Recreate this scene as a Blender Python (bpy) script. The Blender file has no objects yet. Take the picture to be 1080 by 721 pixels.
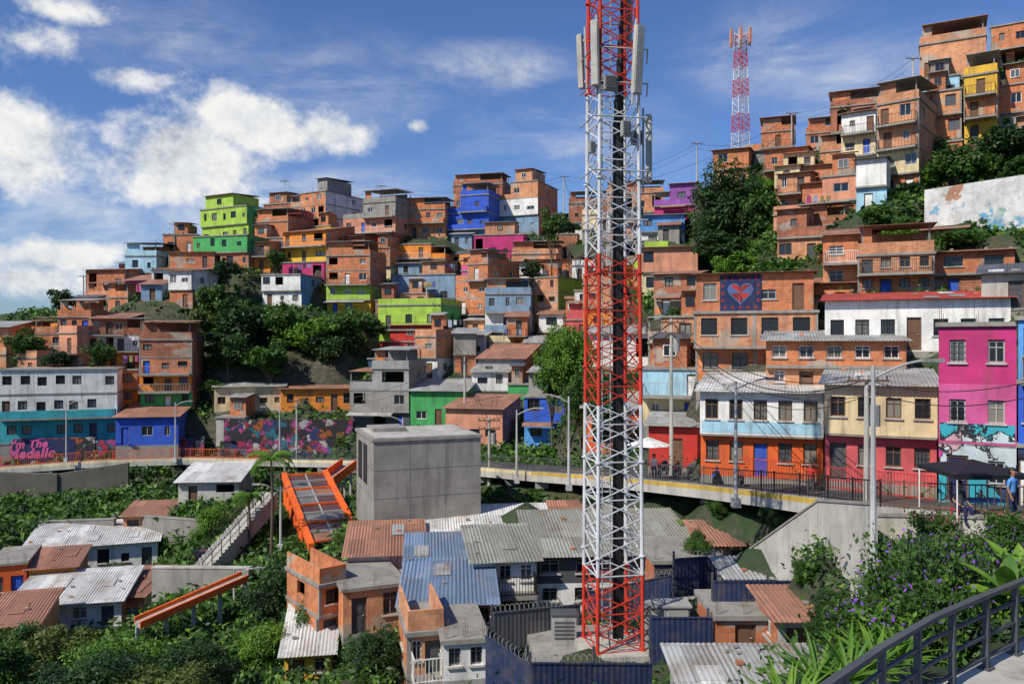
import bpy, math, random, numpy as np
from mathutils import Vector, Matrix
random.seed(7); rng=np.random.default_rng(7)
F=840.0
def P(px,py,d): return Vector(((px-540)/F*d, d, (360.5-py)/F*d))
SC=bpy.context.scene
COL=SC.collection
# ------------------------------------------------------------------ materials
MATS={}
def newmat(name):
    m=bpy.data.materials.new(name); m.use_nodes=True
    nt=m.node_tree; b=nt.nodes['Principled BSDF']; b.inputs['Roughness'].default_value=.85
    return m,nt,b
def N(nt,t,**k):
    n=nt.nodes.new(t)
    for a,v in k.items(): setattr(n,a,v)
    return n
def ramp(nt,fac,stops,interp=None):
    r=N(nt,'ShaderNodeValToRGB'); e=r.color_ramp.elements
    if interp: r.color_ramp.interpolation=interp
    while len(e)<len(stops): e.new(.5)
    for i,(p,c) in enumerate(stops):
        e[i].position=p
        e[i].color=(c,c,c,1) if not hasattr(c,'__len__') else (*c,1)
    nt.links.new(fac,r.inputs[0]); return r.outputs[0]
def noise(nt,scale,vscale=(1,1,1),detail=4,rough=.6,out='Fac'):
    g=N(nt,'ShaderNodeNewGeometry'); mp=N(nt,'ShaderNodeMapping'); mp.inputs['Scale'].default_value=vscale
    n=N(nt,'ShaderNodeTexNoise'); n.inputs['Scale'].default_value=scale; n.inputs['Detail'].default_value=detail; n.inputs['Roughness'].default_value=rough
    nt.links.new(g.outputs['Position'],mp.inputs[0]); nt.links.new(mp.outputs[0],n.inputs['Vector']); return n.outputs[out]
def mix(nt,fac,a,b,mode='MIX'):
    m=N(nt,'ShaderNodeMix',data_type='RGBA',blend_type=mode)
    for s,v in ((m.inputs[0],fac),(m.inputs[6],a),(m.inputs[7],b)):
        if isinstance(v,bpy.types.NodeSocket): nt.links.new(v,s)
        else: s.default_value=v if not hasattr(v,'__len__') else (*v,1)
    return m.outputs[2]
def weather(nt,b,col,grime=.55,dark=(.08,.065,.05),bump=.25):
    v=ramp(nt,noise(nt,.7,detail=6),[(.3,.70),(.7,1.14)])
    c=mix(nt,1.0,col,v,'MULTIPLY')
    st=ramp(nt,noise(nt,1.3,(1.6,1.6,.16),5,.65),[(.5,0.),(.76,grime)])
    c=mix(nt,st,c,dark)
    sp=ramp(nt,noise(nt,5,detail=3),[(.59,0.),(.75,grime*.6)])
    c=mix(nt,sp,c,dark)
    nt.links.new(c,b.inputs['Base Color'])
    bp=N(nt,'ShaderNodeBump'); bp.inputs['Strength'].default_value=bump; bp.inputs['Distance'].default_value=.04
    nt.links.new(noise(nt,9,detail=6),bp.inputs['Height']); nt.links.new(bp.outputs[0],b.inputs['Normal'])
    return bp
PAINT=dict(white=(.76,.75,.71),cream=(.70,.57,.33),lime=(.33,.52,.06),green=(.06,.37,.10),dgreen=(.05,.2,.08),teal=(.04,.38,.42),
 lightblue=(.36,.60,.72),blue=(.025,.10,.55),skyblue=(.09,.30,.66),navy=(.010,.02,.085),magenta=(.50,.03,.16),pink=(.56,.09,.25),
 purple=(.28,.08,.36),orange=(.78,.25,.03),orangered=(.72,.12,.02),yellow=(.72,.42,.04),bluegrey=(.20,.31,.42),grey=(.33,.33,.31),
 red=(.5,.03,.02),salmon=(.62,.27,.16),darkgrey=(.07,.075,.085),concrete=(.28,.265,.235),palecon=(.46,.44,.39),brown=(.16,.08,.045),frameorange=(.85,.13,.01),
 rosered=(.60,.10,.11),ochre=(.50,.34,.06),dusk=(.08,.15,.34),darkred=(.26,.02,.02),stone=(.12,.11,.09),oldcon=(.23,.217,.19),stemgreen=(.05,.10,.02))
def M(name):
    if name in MATS: return MATS[name]
    m,nt,b=newmat(name)
    if name.startswith('brick'):
        pal={'brick':((.66,.215,.075),(.46,.135,.045)),'brickdark':((.42,.125,.055),(.27,.08,.038)),'brickpale':((.66,.31,.15),(.52,.20,.09))}[name]
        uv=N(nt,'ShaderNodeUVMap'); br=N(nt,'ShaderNodeTexBrick')
        nt.links.new(uv.outputs[0],br.inputs['Vector'])
        br.inputs['Color1'].default_value=(*pal[0],1); br.inputs['Color2'].default_value=(*pal[1],1)
        br.inputs['Mortar'].default_value=(.34,.27,.20,1); br.inputs['Scale'].default_value=1
        br.inputs['Mortar Size'].default_value=.012; br.inputs['Brick Width'].default_value=.4; br.inputs['Row Height'].default_value=.2
        br.inputs['Bias'].default_value=-.1
        f=ramp(nt,noise(nt,.33,(1,1,1.6),3,.5),[(.60,0.),(.625,.85)])
        c=mix(nt,f,br.outputs['Color'],(.38,.33,.27))
        tone=ramp(nt,noise(nt,.09,detail=2),[(.35,(.84,.80,.84)),(.65,(1.14,1.12,1.05))])
        c=mix(nt,1.0,c,tone,'MULTIPLY')
        weather(nt,b,c,.6,(.10,.055,.035))
    elif name.startswith('metal'):
        pal={'metal':((.38,.39,.38),(.27,.21,.16)),'metalwhite':((.64,.64,.62),(.40,.33,.26)),'metalrust':((.38,.18,.115),(.22,.11,.07)),'metalred':((.5,.06,.04),(.3,.06,.04)),'metalgreen':((.30,.305,.26),(.24,.20,.15)),
             'metalblue':((.16,.23,.34),(.28,.29,.30)),'metaldark':((.10,.115,.14),(.16,.12,.09)),'metalnavy':((.022,.040,.11),(.08,.08,.09))}[name]
        uv=N(nt,'ShaderNodeUVMap'); wv=N(nt,'ShaderNodeTexWave',wave_type='BANDS',bands_direction='X'); wv.inputs['Scale'].default_value=1.6
        nt.links.new(uv.outputs[0],wv.inputs['Vector'])
        f=ramp(nt,noise(nt,.45,(1.3,.8,1),6,.65),[(.5,0.),(.7,.9)])
        c=mix(nt,f,pal[0],pal[1])
        br=N(nt,'ShaderNodeTexBrick'); nt.links.new(uv.outputs[0],br.inputs['Vector'])
        br.inputs['Color1'].default_value=(.74,.74,.74,1); br.inputs['Color2'].default_value=(1.1,1.1,1.1,1); br.inputs['Mortar'].default_value=(.5,.5,.5,1)
        br.inputs['Scale'].default_value=1; br.inputs['Brick Width'].default_value=.85; br.inputs['Row Height'].default_value=2.4; br.inputs['Mortar Size'].default_value=.015
        c=mix(nt,1.0,c,br.outputs['Color'],'MULTIPLY')
        sp=ramp(nt,noise(nt,2.2,(1,.5,1),6,.7),[(.5,0.),(.72,.55)]); c=mix(nt,sp,c,(.14,.10,.075))
        nt.links.new(c,b.inputs['Base Color']); b.inputs['Roughness'].default_value=.6; b.inputs['Metallic'].default_value=.05
        bp=N(nt,'ShaderNodeBump'); bp.inputs['Strength'].default_value=.4; bp.inputs['Distance'].default_value=.04
        nt.links.new(wv.outputs[0],bp.inputs['Height']); nt.links.new(bp.outputs[0],b.inputs['Normal'])
    elif name=='glass':
        oi=N(nt,'ShaderNodeObjectInfo'); c=ramp(nt,oi.outputs['Random'],[(.0,(.012,.016,.022)),(.6,(.02,.025,.03)),(.62,(.07,.09,.11)),(.85,(.2,.19,.16))])
        nt.links.new(c,b.inputs['Base Color']); b.inputs['Roughness'].default_value=.12
    elif name.startswith('leaf'):
        pal={'leaf':((.020,.068,.008),(.075,.17,.016)),'leafdark':((.010,.036,.007),(.034,.095,.012)),'leafbright':((.05,.15,.010),(.17,.31,.025)),
             'leafolive':((.05,.085,.013),(.14,.18,.03))}[name]
        f=ramp(nt,noise(nt,.9,detail=5),[(.35,0.),(.65,1.)])
        c=mix(nt,f,pal[0],pal[1]); nt.links.new(c,b.inputs['Base Color']); b.inputs['Roughness'].default_value=.6
        tr=N(nt,'ShaderNodeBsdfTranslucent'); nt.links.new(c,tr.inputs[0]); ms=N(nt,'ShaderNodeMixShader'); ms.inputs[0].default_value=.3
        nt.links.new(b.outputs[0],ms.inputs[1]); nt.links.new(tr.outputs[0],ms.inputs[2]); nt.links.new(ms.outputs[0],nt.nodes['Material Output'].inputs[0])
    elif name=='ground':
        f=ramp(nt,noise(nt,.25,detail=8,rough=.7),[(.5,0.),(.66,1.)]); c=mix(nt,f,(.020,.048,.010),(.09,.062,.035))
        g=N(nt,'ShaderNodeNewGeometry'); sx=N(nt,'ShaderNodeSeparateXYZ'); nt.links.new(g.outputs['True Normal'],sx.inputs[0])
        st=ramp(nt,sx.outputs[2],[(.4,.9),(.66,0.)])
        rock=mix(nt,ramp(nt,noise(nt,1.1,(1,1,2.5),8,.7),[(.4,0.),(.6,1.)]),(.022,.026,.014),(.09,.072,.05))
        c=mix(nt,st,c,rock); weather(nt,b,c,.3,bump=1.0)
    elif name=='asphalt': weather(nt,b,mix(nt,ramp(nt,noise(nt,1.5),[(.4,0.),(.6,1.)]),(.05,.05,.05),(.09,.088,.082)),.3)
    elif name=='hill':
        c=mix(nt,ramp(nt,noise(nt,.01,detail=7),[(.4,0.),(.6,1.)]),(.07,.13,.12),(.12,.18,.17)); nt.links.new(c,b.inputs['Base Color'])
    elif name.startswith('mural'):
        g=N(nt,'ShaderNodeNewGeometry')
        nz=N(nt,'ShaderNodeTexNoise'); nz.inputs['Scale'].default_value=.8; nz.inputs['Detail'].default_value=5; nz.inputs['Roughness'].default_value=.65; nt.links.new(g.outputs['Position'],nz.inputs['Vector'])
        ad=N(nt,'ShaderNodeMix',data_type='RGBA',blend_type='ADD'); ad.inputs[0].default_value=3.0; ad.clamp_factor=False; nt.links.new(g.outputs['Position'],ad.inputs[6]); nt.links.new(nz.outputs['Color'],ad.inputs[7])
        vo=N(nt,'ShaderNodeTexVoronoi',feature='F1'); vo.inputs['Scale'].default_value={'mural':1.3,'muralteal':.8,'muralwhite':.8}[name]; nt.links.new(ad.outputs[2],vo.inputs['Vector'])
        ve=N(nt,'ShaderNodeTexVoronoi',feature='DISTANCE_TO_EDGE'); ve.inputs['Scale'].default_value=vo.inputs['Scale'].default_value; nt.links.new(ad.outputs[2],ve.inputs['Vector'])
        sp=N(nt,'ShaderNodeSeparateColor'); nt.links.new(vo.outputs['Color'],sp.inputs[0])
        st={'mural':[(0,(.02,.018,.03)),(.28,(.33,.02,.06)),(.42,(.02,.04,.14)),(.52,(.02,.02,.02)),(.64,(.02,.15,.20)),(.73,(.36,.09,.015)),(.82,(.36,.05,.2)),(.92,(.38,.36,.33))],
            'muralteal':[(0,(.03,.33,.40)),(.28,(.50,.58,.60)),(.40,(.06,.46,.48)),(.58,(.50,.05,.22)),(.70,(.02,.05,.12)),(.78,(.04,.36,.42)),(.92,(.6,.35,.4))],
            'muralwhite':[(0,(.6,.6,.58)),(.55,(.15,.35,.5)),(.62,(.6,.6,.58)),(.78,(.2,.4,.3)),(.83,(.6,.6,.58)),(.95,(.4,.2,.12))]}[name]
        c=ramp(nt,sp.outputs[0],st,'CONSTANT')
        ed=ramp(nt,ve.outputs[0],[(.0,1.),(.05,0.)],'CONSTANT')
        c=mix(nt,ed,c,(.015,.015,.02) if name!='muralwhite' else (.5,.5,.48)); weather(nt,b,c,.4)
    elif name=='bark': weather(nt,b,(.12,.085,.06),.4)
    elif name=='black': b.inputs['Base Color'].default_value=(.012,.012,.014,1); b.inputs['Roughness'].default_value=.5
    elif name=='panel': weather(nt,b,(.11,.05,.04),.2); b.inputs['Roughness'].default_value=.25
    elif name=='panelgrey': weather(nt,b,(.20,.19,.18),.3); b.inputs['Roughness'].default_value=.3
    elif name=='steel': b.inputs['Base Color'].default_value=(.35,.35,.34,1); b.inputs['Roughness'].default_value=.5
    elif name=='galv': weather(nt,b,(.45,.45,.44),.3)
    elif name=='towerred': weather(nt,b,(.56,.035,.012),.25)
    elif name=='towerwhite': weather(nt,b,(.62,.63,.65),.3)
    elif name=='skin': b.inputs['Base Color'].default_value=(.32,.16,.09,1)
    elif name=='flower': b.inputs['Base Color'].default_value=(.24,.06,.50,1)
    elif name=='flowerpink': b.inputs['Base Color'].default_value=(.55,.05,.2,1)
    elif name=='cloth': 
        oi=N(nt,'ShaderNodeObjectInfo'); c=ramp(nt,oi.outputs['Random'],[(.0,(.6,.6,.6)),(.3,(.05,.12,.4)),(.5,(.5,.04,.05)),(.7,(.5,.4,.1)),(.9,(.05,.05,.06))]); nt.links.new(c,b.inputs['Base Color'])
    else: weather(nt,b,PAINT[name],.6)
    MATS[name]=m; return m
# ------------------------------------------------------------------ mesh builder
class MB:
    def __init__(s): s.v=[];s.f=[];s.m=[];s.mats=[]
    def mi(s,n):
        if n not in s.mats: s.mats.append(n)
        return s.mats.index(n)
    def poly(s,pts,mat):
        i=len(s.v); s.v+= [tuple(p) for p in pts]; s.f.append(tuple(range(i,i+len(pts)))); s.m.append(s.mi(mat))
    def box(s,x0,x1,y0,y1,z0,z1,mat):
        i=len(s.v); s.v+=[(x0,y0,z0),(x1,y0,z0),(x1,y1,z0),(x0,y1,z0),(x0,y0,z1),(x1,y0,z1),(x1,y1,z1),(x0,y1,z1)]
        for q in ((0,3,2,1),(4,5,6,7),(0,1,5,4),(1,2,6,5),(2,3,7,6),(3,0,4,7)):
            s.f.append(tuple(i+j for j in q)); s.m.append(s.mi(mat))
    def slab(s,top,th,mat):
        i=len(s.v); top=[tuple(p) for p in top]; s.v+=top+[(p[0],p[1],p[2]-th) for p in top]
        for q in ((0,1,2,3),(7,6,5,4),(0,4,5,1),(1,5,6,2),(2,6,7,3),(3,7,4,0)):
            s.f.append(tuple(i+j for j in q)); s.m.append(s.mi(mat))
    def tube(s,p0,p1,r,mat,n=6,r2=None,cap=True):
        p0=Vector(p0);p1=Vector(p1); r2=r if r2 is None else r2; d=(p1-p0)
        if d.length<1e-5: return
        d.normalize(); a=d.orthogonal().normalized(); b=d.cross(a); i=len(s.v)
        for p,rr in ((p0,r),(p1,r2)):
            for k in range(n):
                t=2*math.pi*k/n; s.v.append(tuple(p+a*rr*math.cos(t)+b*rr*math.sin(t)))
        mi=s.mi(mat)
        for k in range(n): s.f.append((i+k,i+(k+1)%n,i+n+(k+1)%n,i+n+k)); s.m.append(mi)
        if cap:
            s.f.append(tuple(i+k for k in range(n))[::-1]); s.m.append(mi); s.f.append(tuple(i+n+k for k in range(n))); s.m.append(mi)
    def sheet(s,x0,x1,y0,y1,z0,z1,mat,corr=False):
        if not corr: s.slab([(x0,y0,z0),(x1,y0,z0),(x1,y1,z1),(x0,y1,z1)],.05,mat); return
        n=max(4,int((x1-x0)/.09)); i=len(s.v); mi=s.mi(mat)
        for k in range(n+1):
            x=x0+(x1-x0)*k/n; a=.016*(1 if k%2 else -1)
            s.v+=[(x,y0,z0+a),(x,y1,z1+a),(x,y0,z0+a-.02),(x,y1,z1+a-.02)]
        for k in range(n):
            j=i+4*k
            s.f+=[(j,j+4,j+5,j+1),(j+2,j+3,j+7,j+6),(j,j+2,j+6,j+4)]; s.m+=[mi]*3
    def make(s,name):
        me=bpy.data.meshes.new(name); me.from_pydata(s.v,[],s.f)
        for n in s.mats: me.materials.append(M(n))
        me.polygons.foreach_set('material_index',s.m)
        uv=me.uv_layers.new(name='UVMap'); vs=s.v; out=[]
        for p in me.polygons:
            n=p.normal; ax=0 if abs(n.z)>.6 else (1 if abs(n.x)>abs(n.y) else 2)
            for vi in p.vertices:
                x,y,z=vs[vi]; out+= (x,y) if ax==0 else ((y,z) if ax==1 else (x,z))
        uv.data.foreach_set('uv',out); me.update(); return me
def O(name,me=None,parent=None,loc=(0,0,0),rz=0,smooth=False):
    o=bpy.data.objects.new(name,me); COL.objects.link(o); o.location=loc; o.rotation_euler[2]=rz
    if me is None: o.empty_display_size=.3
    if parent: o.parent=parent
    if smooth and me: me.polygons.foreach_set('use_smooth',[True]*len(me.polygons))
    return o
def T(o,label,cat,group=None,kind=None):
    if label: o['label']=label
    if cat: o['category']=cat
    if group: o['group']=group
    if kind: o['kind']=kind
    return o
# ------------------------------------------------------------------ windows, doors
CACHE={}
def window_mesh(w,h,style):
    k=('w',round(w,1),round(h,1),style)
    if k in CACHE: return CACHE[k]
    w,h=k[1],k[2]; mb=MB(); fm={'w':'white','d':'black','b':'brown','s':'steel'}[style[0]]; t=.055 if 'n' in style else .075
    mb.box(-w/2,-w/2+t,-.05,.03,0,h,fm); mb.box(w/2-t,w/2,-.05,.03,0,h,fm)
    mb.box(-w/2+t,w/2-t,-.05,.03,0,t,fm); mb.box(-w/2+t,w/2-t,-.05,.03,h-t,h,fm)
    mb.box(-t*.4,t*.4,-.04,.02,t,h-t,fm)
    if 'n' in style: mb.box(-w/2+t,-t*.4,-.03,.02,h*.68,h*.68+.04,fm); mb.box(t*.4,w/2-t,-.03,.02,h*.68,h*.68+.04,fm)
    mb.poly([(-w/2+t,0,t),(w/2-t,0,t),(w/2-t,0,h-t),(-w/2+t,0,h-t)],'glass')
    if 'g' in style:
        for i in range(1,int(w/.16)): mb.tube((-w/2+i*.16,-.09,.02),(-w/2+i*.16,-.09,h-.02),.012,'black',4)
        for z in (.2,h/2,h-.2): mb.tube((-w/2,-.09,z),(w/2,-.09,z),.012,'black',4)
    CACHE[k]=mb.make('window'); return CACHE[k]
def door_mesh(w,h,col):
    k=('d',round(w,1),round(h,1),col)
    if k in CACHE: return CACHE[k]
    w,h=k[1],k[2]; mb=MB()
    mb.box(-w/2,-w/2+.07,-.06,.04,0,h,'brown'); mb.box(w/2-.07,w/2,-.06,.04,0,h,'brown'); mb.box(-w/2+.07,w/2-.07,-.06,.04,h-.07,h,'brown')
    mb.box(-w/2+.07,w/2-.07,-.01,.03,0,h-.07,col)
    for z0,z1 in ((.2,.9),(1.05,h-.3)): mb.box(-w/2+.2,w/2-.2,-.03,-.0101,z0,z1,col)
    mb.box(w/2-.2,w/2-.15,-.09,-.01,h*.47,h*.5,'steel')
    CACHE[k]=mb.make('door'); return CACHE[k]
def railing_mesh(w,dp,h,step,mat='black'):
    mb=MB()
    pts=[(-w/2,0),(-w/2,-dp),(w/2,-dp),(w/2,0)]
    for (a,b),(c,d) in zip(pts,pts[1:]):
        L=math.hypot(c-a,d-b); n=max(2,int(L/step))
        for z in (.08,h): mb.tube((a,b,z),(c,d,z),.03,mat,4)
        for i in range(n+1):
            t=i/n; mb.tube((a+(c-a)*t,b+(d-b)*t,0),(a+(c-a)*t,b+(d-b)*t,h),.018,mat,4,cap=False)
    return mb.make('railing')
# ------------------------------------------------------------------ houses
CTRL=[]; FOOT=[]; ROOFS=[]
NW={1:'one',2:'two',3:'three',4:'four',5:'five'}
CN={'brick':'red brick','brickdark':'dark brick','brickpale':'pale brick','lime':'lime green','teal':'teal','concrete':'bare concrete','palecon':'pale concrete','bluegrey':'blue-grey','lightblue':'light blue','skyblue':'sky blue','dgreen':'dark green','orangered':'orange-red','darkgrey':'dark grey'}
RN={'flat':'flat concrete roof','shed':'corrugated metal roof','shedb':'corrugated metal roof','terrace':'covered roof terrace','parapet':'walled flat roof'}
def house(x0,x1,yt,yb,d,st,yaw=0,cols='brick',side=None,roof='flat',dep=8,ov=.35,bal=(),label=None,win=None,nwin=None,sidewin=1,
          rm='metal',found=4,near=False,doorcol=None,ctrl=True,wh=None,rise=1.0,balcol=None,tank=True,opens=.12,cat='house',fixyaw=False):
    k0=(x0-540)/F; k1=(x1-540)/F
    if not fixyaw:
        if k0>.05: yaw=min(yaw,-(math.degrees(math.atan(k0))+1.5))
        if x1<240: yaw+=13
    a=math.radians(yaw); c,s=math.cos(a),math.sin(a)
    w=(k1-k0)*d/(c-k1*s); ax,ay=k0*d,d; cx,cy=ax+c*w/2,ay+s*w/2
    zt=(360.5-yt)/F*d; zb=(360.5-yb)/F*d; H=zt-zb
    return house_at(cx,cy,zb,w,H,st,a,cols,side,roof,dep,ov,bal,label,win,nwin,sidewin,rm,found,near,doorcol,ctrl,wh,rise,balcol,tank,opens,cat)
def house_at(cx,cy,zb,w,H,st,a,cols='brick',side=None,roof='flat',dep=8,ov=.35,bal=(),label=None,win=None,nwin=None,sidewin=1,
          rm='metal',found=4,near=False,doorcol=None,ctrl=True,wh=None,rise=1.0,balcol=None,tank=True,opens=.12,cat='house'):
    c,s=math.cos(a),math.sin(a); sh=H/st
    cl=cols.split('/'); cl=cl+[cl[-1]]*(st-len(cl)); cl=cl[::-1][-st:]
    given=bool(label)
    if not near and not given:
        for k in range(st):
            if cl[k].startswith('brick') and random.random()<.24: cl[k]=random.choice(['salmon','white','cream','concrete','grey','brickpale','lightblue','orange','rosered'])
            elif cl[k].startswith('brick') and random.random()<.4: cl[k]=random.choice(['brick','brick','brickdark','brickpale'])
    root=O('house',None,None,(cx,cy,zb),a)
    if not label:
        u=list(dict.fromkeys(cl[::-1])); nm=' and '.join(CN.get(x,x) for x in u[:2])
        label=f"{NW[st]}-storey {nm} house with {RN[roof]}"
    T(root,label,cat,'houses crowded on the hillside')
    FOOT.append((cx+(-s)*dep/2,cy+c*dep/2,c,s,w/2+.6,dep/2+.9))
    if ctrl:
        for q in (-.4,0,.4): CTRL.append((cx+c*w*q+s,cy+s*w*q-c,zb-.3))
    wl=MB(); fr=MB()
    style=win or random.choice(['w','d','d','b','s'])
    if near: style+='n'
    cut=0; xo=0
    if st>=2 and not near and w>4.2 and random.random()<.45: cut=w*random.uniform(.2,.42); xo=random.choice([-1,1])*cut/2
    def facade(o,dr,nm,L,h,ops,mat,rev=.16):
        o=Vector(o);dr=Vector(dr);nm=Vector(nm); up=Vector((0,0,1))
        pt=lambda u,v,r=0:o+dr*u+up*v-nm*r
        u=0
        for (u0,u1,v0,v1,kd) in ops:
            wl.poly([pt(u,0),pt(u0,0),pt(u0,h),pt(u,h)],mat)
            if v0>0.01: wl.poly([pt(u0,0),pt(u1,0),pt(u1,v0),pt(u0,v0)],mat)
            wl.poly([pt(u0,v1),pt(u1,v1),pt(u1,h),pt(u0,h)],mat)
            wl.poly([pt(u0,v0),pt(u0,v0,rev),pt(u0,v1,rev),pt(u0,v1)],mat); wl.poly([pt(u1,v0),pt(u1,v1),pt(u1,v1,rev),pt(u1,v0,rev)],mat)
            wl.poly([pt(u0,v0),pt(u1,v0),pt(u1,v0,rev),pt(u0,v0,rev)],mat); wl.poly([pt(u0,v1),pt(u0,v1,rev),pt(u1,v1,rev),pt(u1,v1)],mat)
            mid=pt((u0+u1)/2,v0,rev-.02); ang=math.atan2(dr.y,dr.x)
            if kd=='win':
                stl=style+('g' if near and random.random()<.35 else '')
                me=window_mesh(u1-u0,v1-v0,stl); ob=O('window',me,root,mid,ang)
                if near:
                    sl=MB(); sl.box(-(u1-u0)/2-.08,(u1-u0)/2+.08,-rev-.07,-.06,-.08,-.004,'palecon'); O('sill',sl.make('sill'),ob)
            elif kd=='door':
                O('door',door_mesh(u1-u0,v1-v0,doorcol or random.choice(['brown','darkgrey','darkgrey','brown','blue','white','brown'])),root,mid,ang)
            u=u1
        wl.poly([pt(u,0),pt(L,0),pt(L,h),pt(u,h)],mat)
    W0=w; proud=random.random()<.45
    for k in range(st):
        z=k*sh; y0=-(ov if k>0 else 0); mat=cl[k]; sm=side or mat
        w_=W0-cut if (k==st-1 and cut) else W0; o_=xo if (k==st-1 and cut) else 0; L_,R_=o_-w_/2,o_+w_/2
        n=nwin or max(1,round(w_/2.4)); 
        if cut and k==st-1: n=max(1,n-1)
        slot=w_/n; ops=[]
        ds=random.randrange(n); shf=random.uniform(-.12,.12)*slot
        for i in range(n):
            j_=0 if near else random.uniform(-.1,.1)*slot
            u=slot*(i+.5)+(shf if not near else 0)+j_; ww=min(wh[0] if wh else random.choice([.6,.8,1.0,1.2,1.5]),slot*.55); hh=min(wh[1] if wh else random.choice([.7,.9,1.1,1.25]),sh*.48)
            if (k==0 and i==ds) or (k in bal and i==ds):
                ops.append((u-.4,u+.4,.06,min(2.05,sh*.8),'door'))
            elif random.random()<opens and not near:
                ops.append((u-slot*.3,u+slot*.3,.9 if random.random()<.6 else .12,sh*.86,'open'))
            elif random.random()<.82 or near:
                v0=min(.95,sh*.36)+(0 if near else random.uniform(-.08,.15)); ops.append((u-ww/2,u+ww/2,v0,v0+hh,'win'))
        facade((L_,y0,z),(1,0,0),(0,-1,0),w_,sh,ops,mat)
        D=dep-y0
        for sx in (-1,1):
            ops=[]
            for i in range(sidewin):
                if random.random()<.75:
                    u=D*(i+.5)/sidewin+random.uniform(-.3,.3); ops.append((u-.5,u+.5,sh*.36,sh*.36+min(1.,sh*.45),'win' if random.random()>opens else 'open'))
            if sx<0: facade((L_,dep,z),(0,-1,0),(-1,0,0),D,sh,ops,sm)
            else: facade((R_,y0,z),(0,1,0),(1,0,0),D,sh,ops,sm)
        wl.poly([(R_,dep,z),(L_,dep,z),(L_,dep,z+sh),(R_,dep,z+sh)],sm)
        if cut and k==st-1:
            cx0,cx1=(-W0/2,L_-.01) if xo>0 else (R_+.01,W0/2)
            wl.box(cx0,cx1,y0,y0+.12,z+.105,z+.95,mat); xe=-W0/2 if xo>0 else W0/2-.12
            wl.box(xe,xe+.12,y0+.121,dep,z+.105,z+.95,mat)
            if random.random()<.5: fr.sheet(cx0-.1,cx1+.1,y0-.2,dep*.7,z+2.15,z+2.4,random.choice(['metalrust','metal'])); xp=(cx0+.1 if xo>0 else cx1-.1); fr.box(xp-.06,xp+.06,y0+.13,y0+.25,z+.96,z+2.1,'concrete')
        isb=mat.startswith('brick'); e=(.06 if proud else .015) if isb or proud else -.02
        yb0=-(ov if k>0 else 0)
        fr.box(-W0/2-e,W0/2+e,yb0-e,dep+e,z-.10,z+.07,'concrete')
        if isb and proud:
            for xx in [L_,R_]+([o_] if w_>6 else []):
                x_0=max(L_-.03,xx-.12); x_1=min(R_+.03,xx+.12)
                if xx!=o_ or n%2==0: fr.box(x_0,x_1,y0-.03,y0+.1,z+.07,z+sh-.10,'concrete')
        if k in bal and k>0:
            bm=MB(); bm.box(L_+.1,R_-.1,y0-1.0,y0-max(e,0)-.01,z-.11,z+.08,'concrete'); bo=O('balcony',bm.make('balcony'),root)
            if balcol:
                b2=MB(); b2.box(L_+.1,R_-.1,y0-1.0,y0-.9,z+.085,z+.95,balcol); b2.box(L_+.1,L_+.2,y0-.898,y0-.07,z+.085,z+.95,balcol); b2.box(R_-.2,R_-.1,y0-.898,y0-.07,z+.085,z+.95,balcol)
                O('parapet',b2.make('parapet'),bo)
            else:
                O('railing',railing_mesh(w_-.3,.9,.95,.14 if near else .3,random.choice(['black','white','steel','black'])),bo,(o_,y0-.05,z+.08))
        elif k>0 and k==1 and random.random()<.35 and not near:
            am=MB(); am.sheet(-w_/2-.1,w_/2*random.uniform(.2,1),y0-1.0,y0-.08,z-.35,z-.1,random.choice(['metalrust','metal'])); O('awning',am.make('awning'),root)
    fz=-found; w=W0
    for (p,q) in (((-w/2,0),(w/2,0)),((w/2,0),(w/2,dep)),((w/2,dep),(-w/2,dep)),((-w/2,dep),(-w/2,0))):
        wl.poly([(p[0],p[1],fz),(q[0],q[1],fz),(q[0],q[1],0),(p[0],p[1],0)],'concrete' if found<=4.5 else 'brickdark')
    O('wall',wl.make('wall'),root)
    w=W0-cut
    yf=-(ov if st>1 else 0); rf=MB()
    if roof in('flat','parapet','terrace'):
        rf.box(-w/2-.12,w/2+.12,yf-.15,dep+.1,H-.10,H+.08,'concrete')
        if roof!='flat':
            pm=cl[-1]; 
            rf.box(-w/2,w/2,yf,yf+.12,H+.081,H+.9,pm); rf.box(-w/2,-w/2+.12,yf+.121,dep,H+.081,H+.9,pm); rf.box(w/2-.12,w/2,yf+.121,dep,H+.081,H+.9,pm)
        if roof=='terrace':
            for xx in (-w/2+.3,w/2-.3):
                for yy in (yf+.3,dep*.75): rf.box(xx-.06,xx+.06,yy-.06,yy+.06,H+.08,H+2.1,'concrete')
            wx=random.uniform(.1,.6)*w
            if wx>.6: rf.box(-w/2+.35,-w/2+.35+wx,yf+.25,yf+.4,H+.081,H+2.05,random.choice(['brick',cl[-1]]))
            rf.box(-w/2+.35,w/2-.35,dep*.6,dep*.6+.15,H+.081,H+2.1,random.choice(['brick',cl[-1]]))
            rf.sheet(-w/2-random.uniform(-.3,.3),w/2+.2,yf-.4,dep*.85,H+2.15,H+2.15+rise*random.uniform(.3,.8),rm,near)
        elif st>1 or near:
            for xx in (-w/2+.1,w/2-.1,0):
                for q in range(3): rf.tube((xx-.06+q*.06,yf+.05+.05*(q%2),H),(xx-.08+q*.08,yf+.05,H+random.uniform(.4,.9)),.012,'brown',3)
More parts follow.
